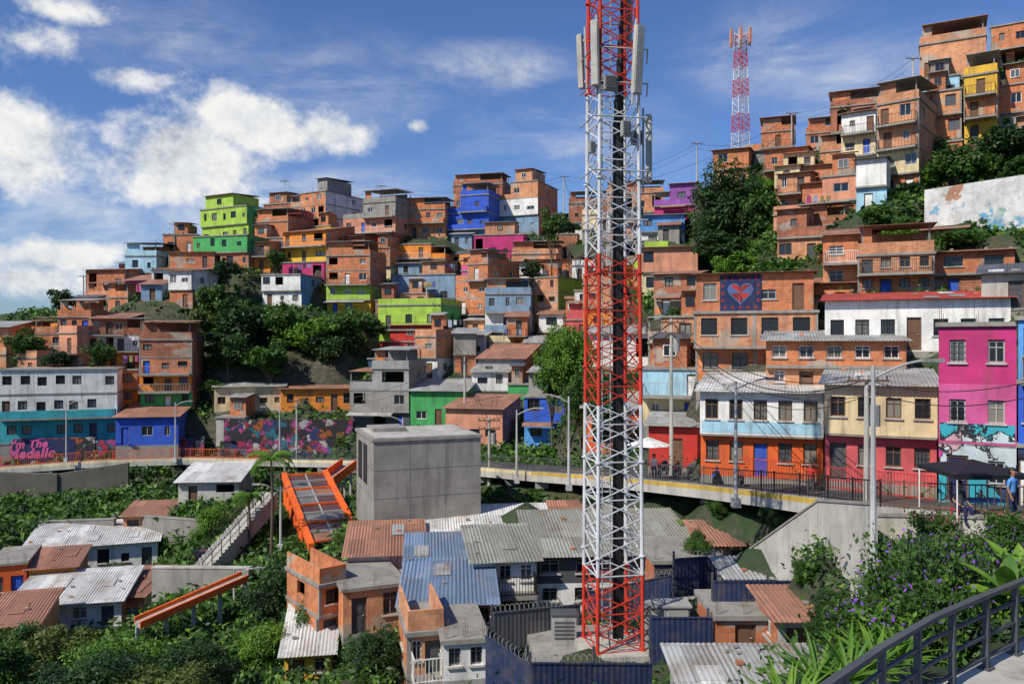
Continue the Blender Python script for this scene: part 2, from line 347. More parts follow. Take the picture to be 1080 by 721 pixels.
        if roof=='flat' and not near and w>2.6 and random.random()<.65:
            rw=w*random.uniform(.35,.65); rx=random.uniform(-w/2+.1,w/2-rw-.1); rh=random.uniform(1.9,2.5); rm_=MB(); mt=random.choice(['brick','brickpale','brickdark',cl[-1],'concrete'])
            rm_.box(rx,rx+rw,yf+.8,dep*.7,H+.082,H+rh,mt); rm_.sheet(rx-.25,rx+rw+.25,yf+.3,dep*.75,H+rh+.05,H+rh+.5,random.choice(['metalrust','metal','metal','metaldark']))
            ro=O('rooftop_room',rm_.make('rooftop_room'),root,(xo,0,0)); O('window',window_mesh(min(1,rw*.5),.9,style),ro,(rx+rw/2,yf+.8-.04,H+.9))
        if tank and random.random()<.33 and roof!='terrace': ROOFS.append((root,cx-s*dep*.4+c*(w*.15+xo),cy+c*dep*.4+s*(w*.15+xo),zb+H+.08))
    else:
        z0,z1=(H+.05,H+.05+rise) if roof=='shed' else (H+.05+rise,H+.05)
        rf.sheet(-w/2-.3,w/2+.3,yf-.5,dep+.3,z0,z1,rm,near)
        sm=side or cl[-1]; A=.02
        yy0,yy1=yf,dep
        t=lambda y:z0+(z1-z0)*(y-(yf-.5))/(dep+.3-yf+.5)-.07
        for xx in (-w/2+A,w/2-A): rf.poly([(xx,yy0,H-.001),(xx,yy1,H-.001),(xx,yy1,t(yy1)),(xx,yy0,t(yy0))],sm)
        rf.poly([(-w/2,yf+.02,H),(w/2,yf+.02,H),(w/2,yf+.02,t(yf)),(-w/2,yf+.02,t(yf))],cl[-1])
        rf.poly([(-w/2,dep-.02,H),(w/2,dep-.02,H),(w/2,dep-.02,t(dep)),(-w/2,dep-.02,t(dep))],cl[-1])
        if near:
            Lr=dep+.8-yf
            for q in range(int(w*.35)):
                x=random.uniform(-w/2,w/2-.9); f=random.uniform(.05,.6); Ls=random.uniform(1.2,2.2); yy=yf-.5+Lr*f; zz_=z0+(z1-z0)*f; dz=(z1-z0)*Ls/Lr
                if yy+Ls<dep: rf.slab([(x,yy,zz_+.05),(x+.8,yy,zz_+.05),(x+.8,yy+Ls,zz_+.05+dz),(x,yy+Ls,zz_+.05+dz)],.015,random.choice([rm,'metal','metalwhite' if rm!='metalrust' else 'metalrust']))
            for q in range(int(w*.8)):
                x=random.uniform(-w/2,w/2); f=random.uniform(.05,.95); yy=yf-.5+Lr*f; zz_=z0+(z1-z0)*f+.03; g=random.uniform(.06,.13); rf.box(x-g,x+g,yy-g*.7,yy+g*.7,zz_,zz_+g,random.choice(['concrete','brick','concrete']))
    O('roof',rf.make('roof'),root,(xo,0,0))
    if fr.f: O('concrete_frame',fr.make('concrete_frame'),root)
    return root
h=house
h(92,133,285,332,128,2,-18,'brickdark/salmon',side='brick',roof='shed',rm='metalrust')
h(133,166,270,325,132,3,-15,'brick',roof='terrace',bal=(1,))
h(160,224,284,312,120,1,-12,'white',roof='shed',label='long white single-storey house with metal roof on slope',nwin=4,rm='metalrust')
h(178,226,266,284,128,1,-15,'brick',roof='shed',rm='metalrust')
h(172,208,247,268,138,1,-10,'brick',roof='flat')
h(205,262,250,285,129,2,-15,'green/brick',roof='flat',label='two-storey green and brick house with flat roof')
h(213,262,222,258,140,2,-28,'lime',side='green',roof='flat',dep=9,label='lime green house with shaded side painted darker green',sidewin=2,found=6)  # side wall takes a darker green to paint in its shade
h(270,305,235,275,136,2,-18,'brick',roof='terrace')
h(255,300,252,290,133,2,-12,'brickdark/brick')
h(278,312,216,240,152,1,-20,'brickdark',roof='flat')
h(300,345,246,278,131,2,-22,'orange/yellow',side='brick',roof='shed',rm='metalrust',bal=(1,),rise=1.8,label='orange and yellow house with brick side wall')
h(308,345,206,246,150,3,-30,'brick',side='white',roof='flat',sidewin=2,dep=10,label='tall house with brick front and white side wall')
h(277,318,290,324,120,2,-12,'white',side='skyblue',roof='flat',nwin=3,label='white house with blue painted side wall')
h(298,342,277,302,127,1,-14,'magenta',side='magenta',roof='flat',label='magenta house squeezed between brick houses')
h(345,391,270,332,122,4,-8,'brick/brick/lime/yellow',roof='terrace',bal=(2,),label='brick house with lime green and yellow lower floors')
h(352,384,250,275,133,1,-14,'brickpale',roof='shed',rm='metalrust')
h(363,418,216,264,146,3,-20,'brick/brickdark/brick',roof='terrace',bal=(1,2))
h(385,412,262,300,134,2,-12,'brick',roof='flat')
h(418,470,222,252,148,2,-10,'brick/brickpale',roof='terrace',bal=(1,),balcol='brick')
h(418,470,258,290,138,2,-12,'orange/brick',side='brick',roof='flat',bal=(1,),label='brick house with orange painted upper floor')
h(468,516,208,262,149,3,-18,'blue/blue/skyblue',side='blue',roof='terrace',rm='metalblue',bal=(1,2),balcol='blue',label='bright blue three-storey house with blue balconies')
h(478,530,196,222,163,1,-14,'brickdark',roof='terrace',rm='metalrust')
h(527,568,194,246,152,3,-24,'brickpale/white/bluegrey',side='brick',roof='flat',dep=10,nwin=3,label='tall white and brick house on the ridge')
h(500,552,248,275,142,1,-10,'magenta/orange',roof='flat',label='magenta house with flat roof')
h(500,530,222,250,152,2,10,'brickpale',roof='shed')
h(413,480,290,322,126,1,-12,'bluegrey',side='bluegrey',roof='flat',nwin=3,label='blue-grey block house with small windows')
h(420,470,278,294,131,1,-12,'bluegrey',roof='shed',rm='metal')
h(400,466,322,374,113,2,-16,'lime/lime',side='green',roof='parapet',bal=(1,),nwin=3,label='lime green two-storey house with balcony')
h(400,466,360,376,111,1,-16,'red',roof='flat',nwin=3,tank=False)
h(388,440,378,396,104,1,-5,'mural',side='green',roof='flat',label='low wall-like house with green mural')
h(482,516,280,350,120,4,-30,'brick',side='brick',roof='terrace',dep=9,sidewin=2,bal=(1,3),label='four-storey brick apartment house with small windows')
h(540,590,290,325,128,2,-10,'white/salmon',roof='terrace',bal=(1,),rm='metalrust')
h(540,592,268,290,138,1,-8,'brickpale',roof='terrace',rm='metal')
h(566,590,293,357,115,4,-34,'brickpale',side='lime',dep=10,sidewin=0,roof='flat',label='pale brick house with blank lime green side wall')
h(512,560,310,370,112,3,-6,'bluegrey/white/bluegrey',roof='terrace',bal=(1,2),balcol='bluegrey',label='blue-grey house with rounded white balconies')
h(560,618,238,272,150,2,-5,'brick',roof='terrace')
h(556,612,274,296,136,1,-8,'brick',roof='shed',rm='metalrust')
h(466,512,354,378,107,1,-8,'white',roof='shed',nwin=3)
h(505,578,378,432,97,2,-14,'brick/orangered',side='brick',roof='shed',rm='metalrust',rise=1.8,nwin=3)
h(498,536,392,432,95,2,-5,'white/teal',roof='shed',nwin=2)
h(536,560,405,440,92,1,-5,'green',roof='flat')
h(370,432,388,456,92,3,-8,'grey/concrete/darkgrey',side='concrete',roof='terrace',opens=.6,label='unfinished grey concrete house with open floors')
h(433,492,412,450,90,1,-6,'green',side='green',roof='shed',nwin=3,label='green single-storey house with metal roof')
h(470,530,430,468,84,1,-14,'salmon/orangered',roof='shed',rm='metalrust')
h(553,600,418,470,82,2,-8,'blue/skyblue',side='blue',roof='flat',label='blue two-storey house beside the street')
h(226,300,408,434,96,1,12,'cream',side='cream',roof='shed',nwin=5,rm='metal',rise=.7)
h(296,374,410,434,97,1,8,'orange',side='orangered',roof='shed',nwin=5,rm='metalrust',rise=.7,label='low orange house with several shuttered openings')
h(228,258,440,470,93,1,0,'palecon',roof='flat')
h(0,124,390,468,89,3,6,'white/white/teal',side='white',roof='flat',nwin=7,bal=(1,),balcol='teal',dep=9,label='long white building with teal lower floor and balcony',wh=(1.0,1.0),opens=0,found=2,tank=False)
h(38,97,334,388,103,3,-6,'brickdark/brick/brickdark',roof='terrace',nwin=4,bal=(1,2))
h(97,150,336,388,101,3,-2,'brickdark',roof='shed',rm='metalrust',bal=(1,2),nwin=4)
h(-30,36,345,390,104,2,0,'brick',roof='shed')
h(148,203,358,432,95,4,-3,'brickdark/brick/orange/green',side='brick',roof='terrace',rm='metalrust',bal=(1,2),nwin=3,dep=7,label='brick house with orange and green lower floors')
h(122,188,440,470,89,1,-3,'blue',side='blue',roof='shed',rm='metalrust',nwin=3,label='low blue house with rusty roof')
h(108,145,390,430,97,2,0,'brick/orange',roof='flat')
h(690,735,196,240,122,2,-18,'purple/magenta',side='pink',roof='shed',rm='metalrust',label='pink and purple two-storey house on ridge')
h(676,722,228,262,112,2,-12,'skyblue/white',roof='shed')
h(600,650,215,255,148,2,-8,'brick',roof='terrace')
h(640,700,205,245,140,2,-8,'brickpale/white',roof='terrace')
h(676,736,262,312,92,2,-14,'salmon/cream',side='cream',roof='shed',rm='metalrust')
h(640,690,255,300,105,2,-8,'brick',roof='flat')
h(615,665,300,350,95,2,-10,'brickpale/orange',roof='terrace')
h(690,738,290,332,78,2,-18,'brick/brickpale',side='brick',roof='shed',rm='metalrust')
h(684,740,334,388,68,2,-18,'brickpale/brick',roof='flat')
h(620,690,352,420,76,2,-10,'white/green',roof='shed')
h(676,742,388,446,61,2,-16,'lightblue/cream',side='white',roof='flat',bal=(1,))
h(615,680,430,478,68,1,-8,'orangered/cream',roof='shed')
h(684,738,448,492,56,1,-16,'red/cream',side='cream',roof='shed',rm='metal')
big=h(734,862,330,402,57,2,-20,'brickpale/brick',side='brick',roof='flat',nwin=4,dep=10,near=True,ov=.9,label='large brick house with overhanging floor and few windows',bal=(),wh=(1.1,1.2),tank=False)
mur=h(734,858,290,330,59.5,1,-20,'brick',side='brick',roof='shed',rm='metalrust',nwin=4,dep=9,near=True,found=1,rise=.5,label='brick upper storey with painted heart mural',tank=False)
h(846,900,300,335,66,1,-24,'brick/brickdark',roof='shed',rm='metalrust',near=True,rise=1.2)
h(808,955,360,412,48,2,-16,'brick/brickpale',side='brick',roof='shed',rm='metal',dep=8,near=True,nwin=5,rise=.8,label='brick house with sloping metal roof above the street')
h(870,1066,318,370,50,1,-18,'white',side='grey',roof='shed',rm='metalred',dep=8,near=True,nwin=7,rise=.9,label='long white plastered house with red-edged sloping roof',wh=(1.0,1.0),tank=False,win='d')
h(1035,1110,290,326,47,1,-20,'palecon/white',roof='shed',rm='metaldark',near=True,dep=5)
h(868,925,250,310,66,2,-22,'brick/brickpale',side='brick',roof='shed',rm='metalrust',near=True,rise=1.6,bal=(1,))
h(905,985,270,312,60,2,-20,'brickpale/brick',roof='terrace',rm='metalrust',near=True,nwin=4,bal=(1,))
h(985,1070,268,312,60,2,-20,'brick/brickdark',roof='shed',rm='metalrust',near=True)
h(846,905,208,242,86,1,-24,'brick/brick',side='brick',roof='shedb',rm='metalrust',dep=9,nwin=3,rise=1.4,bal=())
h(926,970,112,212,82,4,-40,'brickpale/brickpale/cream/brick',side='brickpale',roof='terrace',rm='metal',dep=9,sidewin=2,bal=(2,3),label='tall narrow brick and cream house on steep hill',found=8)
h(1000,1015,150,232,82,3,-20,'brickpale',roof='flat',found=8)
h(888,924,122,192,96,3,-34,'white/cream/cream',side='cream',roof='shed',rm='metalrust',bal=(1,2),sidewin=2,found=6,label='white and cream three-storey house with balconies')
h(876,930,114,140,112,1,-14,'brickdark',roof='terrace',rm='metalrust')
h(972,1012,84,114,90,1,-28,'lightblue',side='brick',roof='flat',nwin=2)
h(970,1040,48,86,92,1,-28,'brick',side='brick',roof='terrace',rm='metalrust',nwin=3,found=2)
h(1017,1052,82,152,84,3,-34,'yellow/brick/yellow',side='brick',roof='terrace',rm='metal',dep=9,bal=(1,2),label='yellow and brick three-storey house on the crest',found=8)
h(970,1014,100,150,86,2,-30,'brickpale/brick',side='brick',roof='flat',found=7)
h(1045,1110,30,80,98,2,-20,'brick',side='brick',roof='flat',label='large brick house on the top of the hill')
h(1054,1120,92,150,86,2,-20,'brickpale/grey',roof='flat',found=6)
h(752,790,160,200,118,2,-22,'brickpale/brick',roof='shed',rm='metalrust',found=7)
h(786,838,142,178,121,2,-20,'brick/brickdark',roof='terrace',rm='metalrust',bal=(1,))
h(806,852,160,205,108,2,-26,'brick',side='salmon',roof='shed',rm='metalrust',bal=(1,),found=6)
h(850,892,142,176,114,2,-20,'brickpale/orange',roof='terrace',rm='metal')
h(846,884,176,208,100,1,-24,'brick',roof='shed',rm='metalrust')
h(896,930,180,212,93,1,-24,'salmon',roof='shed')
st1=h(739,868,412,500,47,2,-18,'white/orangered',side='white',roof='shed',rm='metalwhite',dep=8,near=True,nwin=5,wh=(1.35,1.15),rise=.8,ov=.5,label='white and light blue upper floor over orange ground floor',doorcol='blue',tank=False,win='b')
h(870,988,405,506,41,2,-24,'cream/rosered',side='cream',roof='shed',rm='metal',dep=8,near=True,nwin=4,wh=(1.0,1.0),ov=.5,rise=.7,label='cream upper floor over reddish ground floor house',doorcol='darkgrey',win='b')
pk=h(990,1072,342,528,34,3,-31,'magenta/pink/muralteal',side='magenta',roof='flat',dep=8,near=True,nwin=2,wh=(.6,.95),ov=.02,label='tall pink house with turquoise mural at street level',doorcol='navy',tank=False)
h(1074,1150,335,536,32.3,3,-33,'skyblue/blue/mural',side='skyblue',roof='flat',dep=8,near=True,nwin=3,ov=.02,bal=(2,),tank=False)
def facade_extra(root,name,x0,x1,z0,z1,mat,y):
    m=MB(); m.box(x0,x1,y-.012,y+.01,z0,z1,mat); return O(name,m.make(name),root)
Hs=(500-412)/F*47; facade_extra(st1,'painted_band',-3.25,3.25,Hs/2+.12,Hs/2+.78,'lightblue',-.505)
Hp=(528-342)/F*34; facade_extra(pk,'mural',-1.36,1.36,Hp/3+.1,Hp/3+.85,'muralteal',-.03)
facade_extra(big,'mural',3.0,4.3,.5,1.9,'dusk',-.01)
# foreground low houses
h(562,740,586,645,41,2,4,'darkgrey/white',side='white',roof='shed',rm='metalgreen',dep=7,near=True,nwin=5,rise=.8,label='long pale house with broad grey-green roof',ov=0,fixyaw=True)
h(500,566,592,660,40,2,8,'white/white',side='white',roof='shed',rm='metalgreen',dep=5,near=True,nwin=3,rise=.6,ov=0,fixyaw=True,bal=(1,))
h(443,592,574,620,49,1,6,'white',side='white',roof='shed',rm='metalwhite',dep=7,near=True,rise=.9,nwin=4,label='low house under wide white corrugated roof',fixyaw=True)
h(366,446,586,640,46,1,8,'white/cream',side='brick',roof='shed',rm='metalrust',dep=5.5,near=True,nwin=3,rise=.7)
h(430,497,594,645,43,1,6,'brick',side='brick',roof='shed',rm='metalblue',dep=4.5,near=True,nwin=2,rise=.5)
h(334,362,616,682,42,2,38,'brick',side='brick',roof='parapet',dep=4,near=True,nwin=1,label='small brick tower-like house with walled flat roof',tank=False)
h(362,428,622,672,41,1,22,'brickpale/brick',side='brick',roof='flat',dep=5,near=True,nwin=2,ov=0)
h(425,520,634,710,36,2,4,'brick/grey',side='brick',roof='shed',rm='metalblue',dep=5,near=True,nwin=4,rise=.5,bal=(1,),label='brick house with balcony and bluish metal roof')
h(430,468,668,760,32,2,14,'brickpale/brick',side='brick',roof='parapet',dep=3.5,near=True,nwin=2,ov=0,tank=False,bal=(1,))
h(468,514,676,760,31,2,10,'white/grey',side='palecon',roof='flat',dep=4,near=True,nwin=2,ov=0,tank=False)
h(690,765,592,650,39,1,2,'darkgrey/grey',side='brick',roof='flat',dep=5,near=True,nwin=3,opens=0,ov=0,fixyaw=True,tank=False)
h(755,818,650,690,30,1,0,'brick',side='brick',roof='flat',dep=3,near=True,nwin=1,ov=0,wh=(.7,.6),fixyaw=True,tank=False)
h(820,862,652,700,28.5,1,0,'palecon',side='brick',roof='shed',rm='metalrust',dep=2.6,near=True,nwin=1,ov=0,wh=(.7,.6),fixyaw=True,tank=False,rise=.3)
h(742,790,574,612,41,1,0,'brickpale',side='brick',roof='shed',rm='metalrust',dep=3.5,near=True,nwin=2,ov=0,fixyaw=True,tank=False,rise=.4)
h(768,846,608,640,34.2,1,0,'white',side='palecon',roof='shed',rm='metal',dep=2.0,near=True,nwin=3,ov=0,fixyaw=True,tank=False,rise=.25)
h(650,742,556,590,49,1,2,'white/cream',side='brick',roof='shed',rm='metal',dep=4,near=True,nwin=4,ov=0,fixyaw=True,tank=False,rise=.5)
h(585,650,548,580,52,1,2,'brick',side='brick',roof='shed',rm='metalrust',dep=3.5,near=True,nwin=3,ov=0,fixyaw=True,tank=False,rise=.5)
h(722,890,722,780,25,1,0,'brick',side='grey',roof='shed',rm='metal',dep=2.3,near=True,nwin=4,ov=0,rise=.3,label='low building under grey corrugated roof at mast foot',fixyaw=True)
h(25,166,580,612,64,1,6,'white/darkgrey',side='white',roof='shed',rm='metalwhite',dep=6,near=True,nwin=6,rise=.7,ov=0,label='long shed with pale corrugated roof in the gully')
h(8,128,640,668,52,1,0,'white',side='brick',roof='shed',rm='metalwhite',dep=5.5,near=True,nwin=4,ov=0,rise=.7)
h(98,152,628,664,55,1,-12,'brick',side='cream',roof='shed',rm='metalrust',dep=5,near=True,nwin=2,ov=0,rise=.6)
h(-12,28,596,640,56,1,8,'orangered/brick',side='orange',roof='flat',dep=5,near=True,nwin=2,ov=0)
h(30,80,600,640,57,1,4,'orange/brick',side='brickpale',roof='shed',rm='metalrust',dep=4,near=True,nwin=2,ov=0,rise=.5)
h(-20,40,662,700,46,1,4,'brick',side='brickpale',roof='shed',rm='metalrust',dep=5,near=True,nwin=2,ov=0,rise=.5)
h(188,252,508,530,72,1,4,'palecon',side='grey',roof='shed',rm='metalwhite',dep=5,nwin=2,ov=0)
h(130,176,544,566,70,1,-4,'brickpale',side='brick',roof='shed',rm='metalrust',dep=4,nwin=2,ov=0,rise=.5)
h(300,350,690,722,40,1,10,'yellow/cream',side='cream',roof='shed',rm='metalwhite',dep=5,near=True,nwin=2,ov=0)
# ------------------------------------------------------------------ road line
RD=[(1130,556,24.5),(1060,549,26),(1000,545,28),(925,538,31),(870,530,35),(800,521,40),(740,514,45),(680,508,50),(620,503,55),(560,499,60),(500,494,67),(430,489,75),(370,487,81),(300,486,86),(200,484,88.5),(100,487,87),(0,494,86),(-80,500,84)]
RP=[P(*r) for r in RD]
def perp(i,pts):
    a=pts[max(0,i-1)];b=pts[min(len(pts)-1,i+1)]; t=(b-a); t.z=0; t.normalize(); return Vector((t.y,-t.x,0))
nrm=[perp(i,RP) for i in range(len(RP))]
nrm=[n if n.y>0 else -n for n in nrm]
W=[5,5,5,5,5,5,5,5,5,5,5,5,3.5,2.6,2.4,2.2,2.4,2.4]
for i in range(len(RP)-1):
    for t in (0,.2,.4,.6,.8):
        p=RP[i].lerp(RP[i+1],t); n=nrm[i].lerp(nrm[i+1],t); w=W[i]*(1-t)+W[i+1]*t
        for f,dz in ((.15,-1.3),(.55,-1.1),(.95,-1.0)): q=p+n*w*f; CTRL.append((q.x,q.y,q.z+dz))
        q=p+n*(w+.8); CTRL.append((q.x,q.y,q.z-.5))
        if t in (0,.4,.8): q=p-n*2.0; CTRL.append((q.x,q.y,q.z-(1.4 if p.x>12 else 4.5)))
for g in [(1060,640,14),(960,690,12),(900,740,13),(1000,620,18),(910,660,22),(870,640,28),(780,650,31),(700,690,31),(620,690,30),(560,720,27),
          (780,745,27),(830,750,24),(860,730,21),(700,730,28),(740,710,29),(800,700,29),(840,680,28),(660,700,31),(600,700,33),(870,770,16),(840,790,18),(800,810,20),
          (240,600,58),(200,640,50),(300,640,48),(320,590,56),(270,570,62),(120,560,68),(60,545,74),(180,545,72),(330,520,76),(20,540,76),(110,545,74),
          (20,600,60),(60,660,54),(230,680,45),(140,720,38),(60,720,30),(300,720,36),(400,720,32),(480,760,30),
          (450,557,53),(400,557,55),(600,575,48),(560,530,54),(700,575,46),(740,585,42),(820,590,37),(850,610,33),(780,600,38),(890,560,35),
          (770,275,94),(760,240,100),(840,280,75),(700,250,110),(830,230,95),(1040,200,78),(1000,240,72),(1060,250,66),(1060,160,84),(960,200,86),
          (240,380,102),(300,370,104),(260,330,114),(350,370,104),(330,340,112),(220,350,108),(380,345,113),(600,360,98),(600,410,86),(250,420,98),(320,420,98),(210,430,97),
          (60,330,125),(20,345,135),(-60,370,140),(-200,380,130)]: CTRL.append(tuple(P(*g)))
for x,y,z in [(-200,200,-25),(-120,210,-8),(-60,220,12),(0,230,22),(60,220,26),(110,190,30),(140,150,34),(170,100,34),(-300,300,-40),(-100,350,-30),(100,350,-20),(300,250,0),
   (-100,0,-22),(-60,20,-20),(-30,5,-17),(-10,10,-15),(-8,22,-15),(0,14,-13),(4,5,-6.5),(3,-15,-5.5),(-15,-30,-12),(5,6,-4.6),(4.8,9,-4.6),(8,8,-4.2),(12,5,-4.1),(8,2,-4.1),(11,12,-4.2),(17,14,-4.4),(30,10,-2),(50,30,2),(80,40,10),(40,-40,0),(60,50,4),
   (6.5,8,-4.3),(9,10,-4.2),(7,9.5,-4.3),(10,8,-4.2),(6,5,-4.4),(9,5,-4.2),
   (-600,600,-45),(0,900,-45),(700,700,-45),(900,0,-40),(-900,0,-45),(0,-900,-40),(-400,100,-45),(-200,60,-35),(400,-200,-20)]: CTRL.append((x,y,z))
C=np.array(CTRL)
def zt(x,y):
    x=np.atleast_1d(np.asarray(x,float)); y=np.atleast_1d(np.asarray(y,float)); out=np.empty_like(x)
    for i in range(0,len(x),15000):
        dx=x[i:i+15000,None]-C[None,:,0]; dy=y[i:i+15000,None]-C[None,:,1]; w=1/((dx*dx+dy*dy+1.0)**2.3)
        out[i:i+15000]=(w*C[None,:,2]).sum(1)/w.sum(1)
    return out
def gz(x,y): return float(zt([x],[y])[0])
# ------------------------------------------------------------------ small infill houses
SKY=[(-60,350),(60,335),(95,290),(160,268),(215,238),(310,214),(480,200),(590,200),(640,215),(730,205),(755,175),(870,130),(970,70),(1080,40)]
VEG=[(205,405,296,400),(725,830,190,300),(925,1100,165,262),(50,90,300,335),(570,600,212,262)]
rs=random.Random(11); CNT=[0,0]
for tr in range(14000):
    zone=0 if rs.random()<.5 else 1
    if CNT[zone]>=(110,75)[zone]: continue
    if zone==0: y=rs.uniform(96,158); x=rs.uniform(-80,32)
    else: y=rs.uniform(64,124); x=rs.uniform(20,75)
    w=rs.uniform(2.6,5.2); dep=rs.uniform(3.2,5.0); px=540+F*x/y
    if not -30<px<1100: continue
    ok=True
    for (fx,fy,c,s,hw,hd) in FOOT:
        dx=x-fx;dy=(y+dep/2)-fy
        if abs(dx*c+dy*s)<hw+w/2-1.1 and abs(-dx*s+dy*c)<hd+dep/2-1.4: ok=False;break
    if not ok: continue
    g=min(gz(x-w/2,y),gz(x+w/2,y),gz(x,y)); py=360.5-g/y*F
    if any(a<px<b and c_<py<d_ for a,b,c_,d_ in VEG): continue
    if not 100<py<415: continue
    st=rs.choice([1,1,2]); H=st*rs.uniform(2.3,2.7); top=360.5-(g+H+2.2)/y*F
    lim=np.interp(px,[a for a,b in SKY],[b for a,b in SKY])
    if top<lim: continue
    if px>730 and py>288: continue
    yaw=math.radians(rs.uniform(-30,12)) if px<560 else -math.atan((px-540)/F)-rs.uniform(.03,.2)
    col=rs.choice(['brick']*6+['brickpale']*4+['brickdark']*2+['salmon','white','cream','orange','bluegrey','concrete']+(['skyblue','green','pink','rosered','yellow','lime'] if zone==0 else []))
    house_at(x,y,g+.1,w,H,st,yaw,col+('/brick' if st==2 else ''),None,rs.choice(['flat','shed','shed','terrace','parapet']),dep,.3,(1,) if rs.random()<.4 else (),rm=rs.choice(['metal','metalrust','metalrust','metaldark']),found=5.5,ctrl=False,rise=rs.uniform(.4,1.2)); CNT[zone]+=1
def axis(lo,hi,st,far):
    a=list(np.arange(lo,hi+st,st)); s=st
    while a[-1]<far: s*=1.35; a.append(a[-1]+s)
    s=st
    while a[0]>-far: s*=1.35; a.insert(0,a[0]-s)
    return np.array(a)
gx=axis(-75,85,1.0,4000); gy=axis(-4,170,1.0,4000)
X,Y=np.meshgrid(gx,gy); Z=zt(X.ravel(),Y.ravel())+ .12*np.sin(X.ravel()*1.7)*np.cos(Y.ravel()*1.3)+rng.normal(size=X.size)*.08
nx,ny=len(gx),len(gy)
vs=np.stack([X.ravel(),Y.ravel(),Z],1).tolist(); fs=[(j*nx+i,j*nx+i+1,(j+1)*nx+i+1,(j+1)*nx+i) for j in range(ny-1) for i in range(nx-1)]
me=bpy.data.meshes.new('ground'); me.from_pydata(vs,[],fs); me.materials.append(M('ground'))
T(O('ground',me,smooth=True),'steep grassy and earthen hillside ground',None,kind='structure')
mb=MB(); pts=[]
for i in range(80):
    x=-2600+i*65; pts.append((x,1900+120*math.sin(i*.5),35+26*math.sin(i*.31)+12*math.sin(i*.83+1)))
for a,b in zip(pts,pts[1:]):
    mb.poly([(a[0],a[1]-500,-50),(b[0],b[1]-500,-50),b,a],'hill'); mb.poly([a,b,(b[0],b[1]+500,-50),(a[0],a[1]+500,-50)],'hill')
T(O('hills',mb.make('hills'),smooth=True),'hazy distant green hills across the valley',None,kind='structure')
def ribbon(i0,i1,name,label,facemat,th):
    mb=MB()
    for i in range(i0,i1):
        a,b=RP[i],RP[i+1]; na,nb=nrm[i],nrm[i+1]; wa,wb=W[i],W[i+1]; u=Vector((0,0,1))
        mb.poly([a+na*.5,a+na*wa,b+nb*wb,b+nb*.5],'asphalt')
        mb.poly([a+na*.5,b+nb*.5,b+nb*.5+u*.14,a+na*.5+u*.14],'palecon')
        mb.poly([a+u*.14,a+na*.5+u*.14,b+nb*.5+u*.14,b+u*.14],'palecon')
        mb.poly([a+u*.14,b+u*.14,b-u*.12,a-u*.12],facemat)
        mb.poly([a-u*.12,b-u*.12,b-u*th,a-u*th],'palecon' if facemat!='palecon' else 'concrete')
        mb.poly([a-u*th,b-u*th,b+nb*wb-u*th,a+na*wa-u*th],'concrete')
        mb.poly([a+na*wa,a+na*wa-u*th,b+nb*wb-u*th,b+nb*wb],'concrete')
        m1,m2=a+na*(wa*.55),b+nb*(wb*.55); e=Vector((0,0,.004))
        if i%2==0: mb.poly([m1+e,m1+na*.12+e,m2+nb*.12+e,m2+e],'yellow')
    T(O(name,mb.make(name)),label,None,kind='structure')
ribbon(0,3,'street','asphalt street with kerb above a pale retaining edge','palecon',.8)
ribbon(3,9,'street','asphalt street with yellow painted edge beam','ochre',.6)
ribbon(9,17,'viaduct','narrow elevated concrete street along the hillside','cream',.6)
def fence(i0,i1,hh,mat,label,step=.22,off=.15):
    mb=MB()
    for i in range(i0,i1):
        a=RP[i]+nrm[i]*off+Vector((0,0,.14)); b=RP[i+1]+nrm[i+1]*off+Vector((0,0,.14)); L=(b-a).length; n=int(L/step)
        for z in (.12,hh): mb.tube(a+Vector((0,0,z)),b+Vector((0,0,z)),.035,mat,4)
        for k in range(n):
            p=a.lerp(b,k/n); r=.045 if k%9==0 else .016
            mb.tube(p,p+Vector((0,0,hh+(.08 if k%9==0 else 0))),r,mat,4,cap=False)
    T(O('street_railing',mb.make('street_railing')),label,'railing','metal railings along the street')
fence(0,3,1.0,'brown','dark metal railing on the street retaining edge')
fence(3,6,1.0,'black','black metal railing along the curved street')
fence(6,9,1.0,'darkgrey','dark metal railing along street with yellow edge')
fence(9,13,1.0,'darkgrey','dark metal railing beside the elevated street')
fence(13,17,1.0,'orangered','orange-brown railing along the elevated street')
for i in (9,10,11,12,13,14,15,16):
    for t in (0,.5):
        p=RP[i].lerp(RP[i+1],t)+nrm[i]*1.0; g=gz(p.x,p.y)
        mb=MB(); tp=max(1,p.z-.6-g+3); mb.box(-.35,.35,-.35,.35,0,tp-.01,'concrete'); mb.box(-.5,.5,-.9,.9,tp-.5,tp-.012,'concrete')
        T(O('viaduct_pillar',mb.make('viaduct_pillar'),loc=(p.x,p.y,g-3)),'square concrete pillar holding up the elevated street','pillar','concrete pillars below the elevated street')
def wallseg(p,q,hh,th,mat,name,label,cat,cap=None,below=3,hh2=None):
    p=Vector(p);q=Vector(q); d=q-p; L=math.hypot(d.x,d.y); a=math.atan2(d.y,d.x); h2=hh if hh2 is None else hh2
    mb=MB(); z2=h2+d.z
    v=[(0,0,-below),(L,0,d.z-below),(L,th,d.z-below),(0,th,-below),(0,0,hh),(L,0,z2),(L,th,z2),(0,th,hh)]; mb.v+=v
    for f in ((0,3,2,1),(4,5,6,7),(0,1,5,4),(1,2,6,5),(2,3,7,6),(3,0,4,7)): mb.f.append(f); mb.m.append(mb.mi(mat))
    if cap: mb.slab([(-.03,-.05,hh+.09),(L+.03,-.05,z2+.09),(L+.03,th+.05,z2+.09),(-.03,th+.05,hh+.09)],.085,cap)
    return T(O(name,mb.make(name),loc=p,rz=a),label,cat)
wallseg(P(778,596,37),P(862,610,31),.3,.35,'palecon','retaining_wall','tall pale concrete wall with sloping top below street','wall','concrete',hh2=3.0,below=1.2)
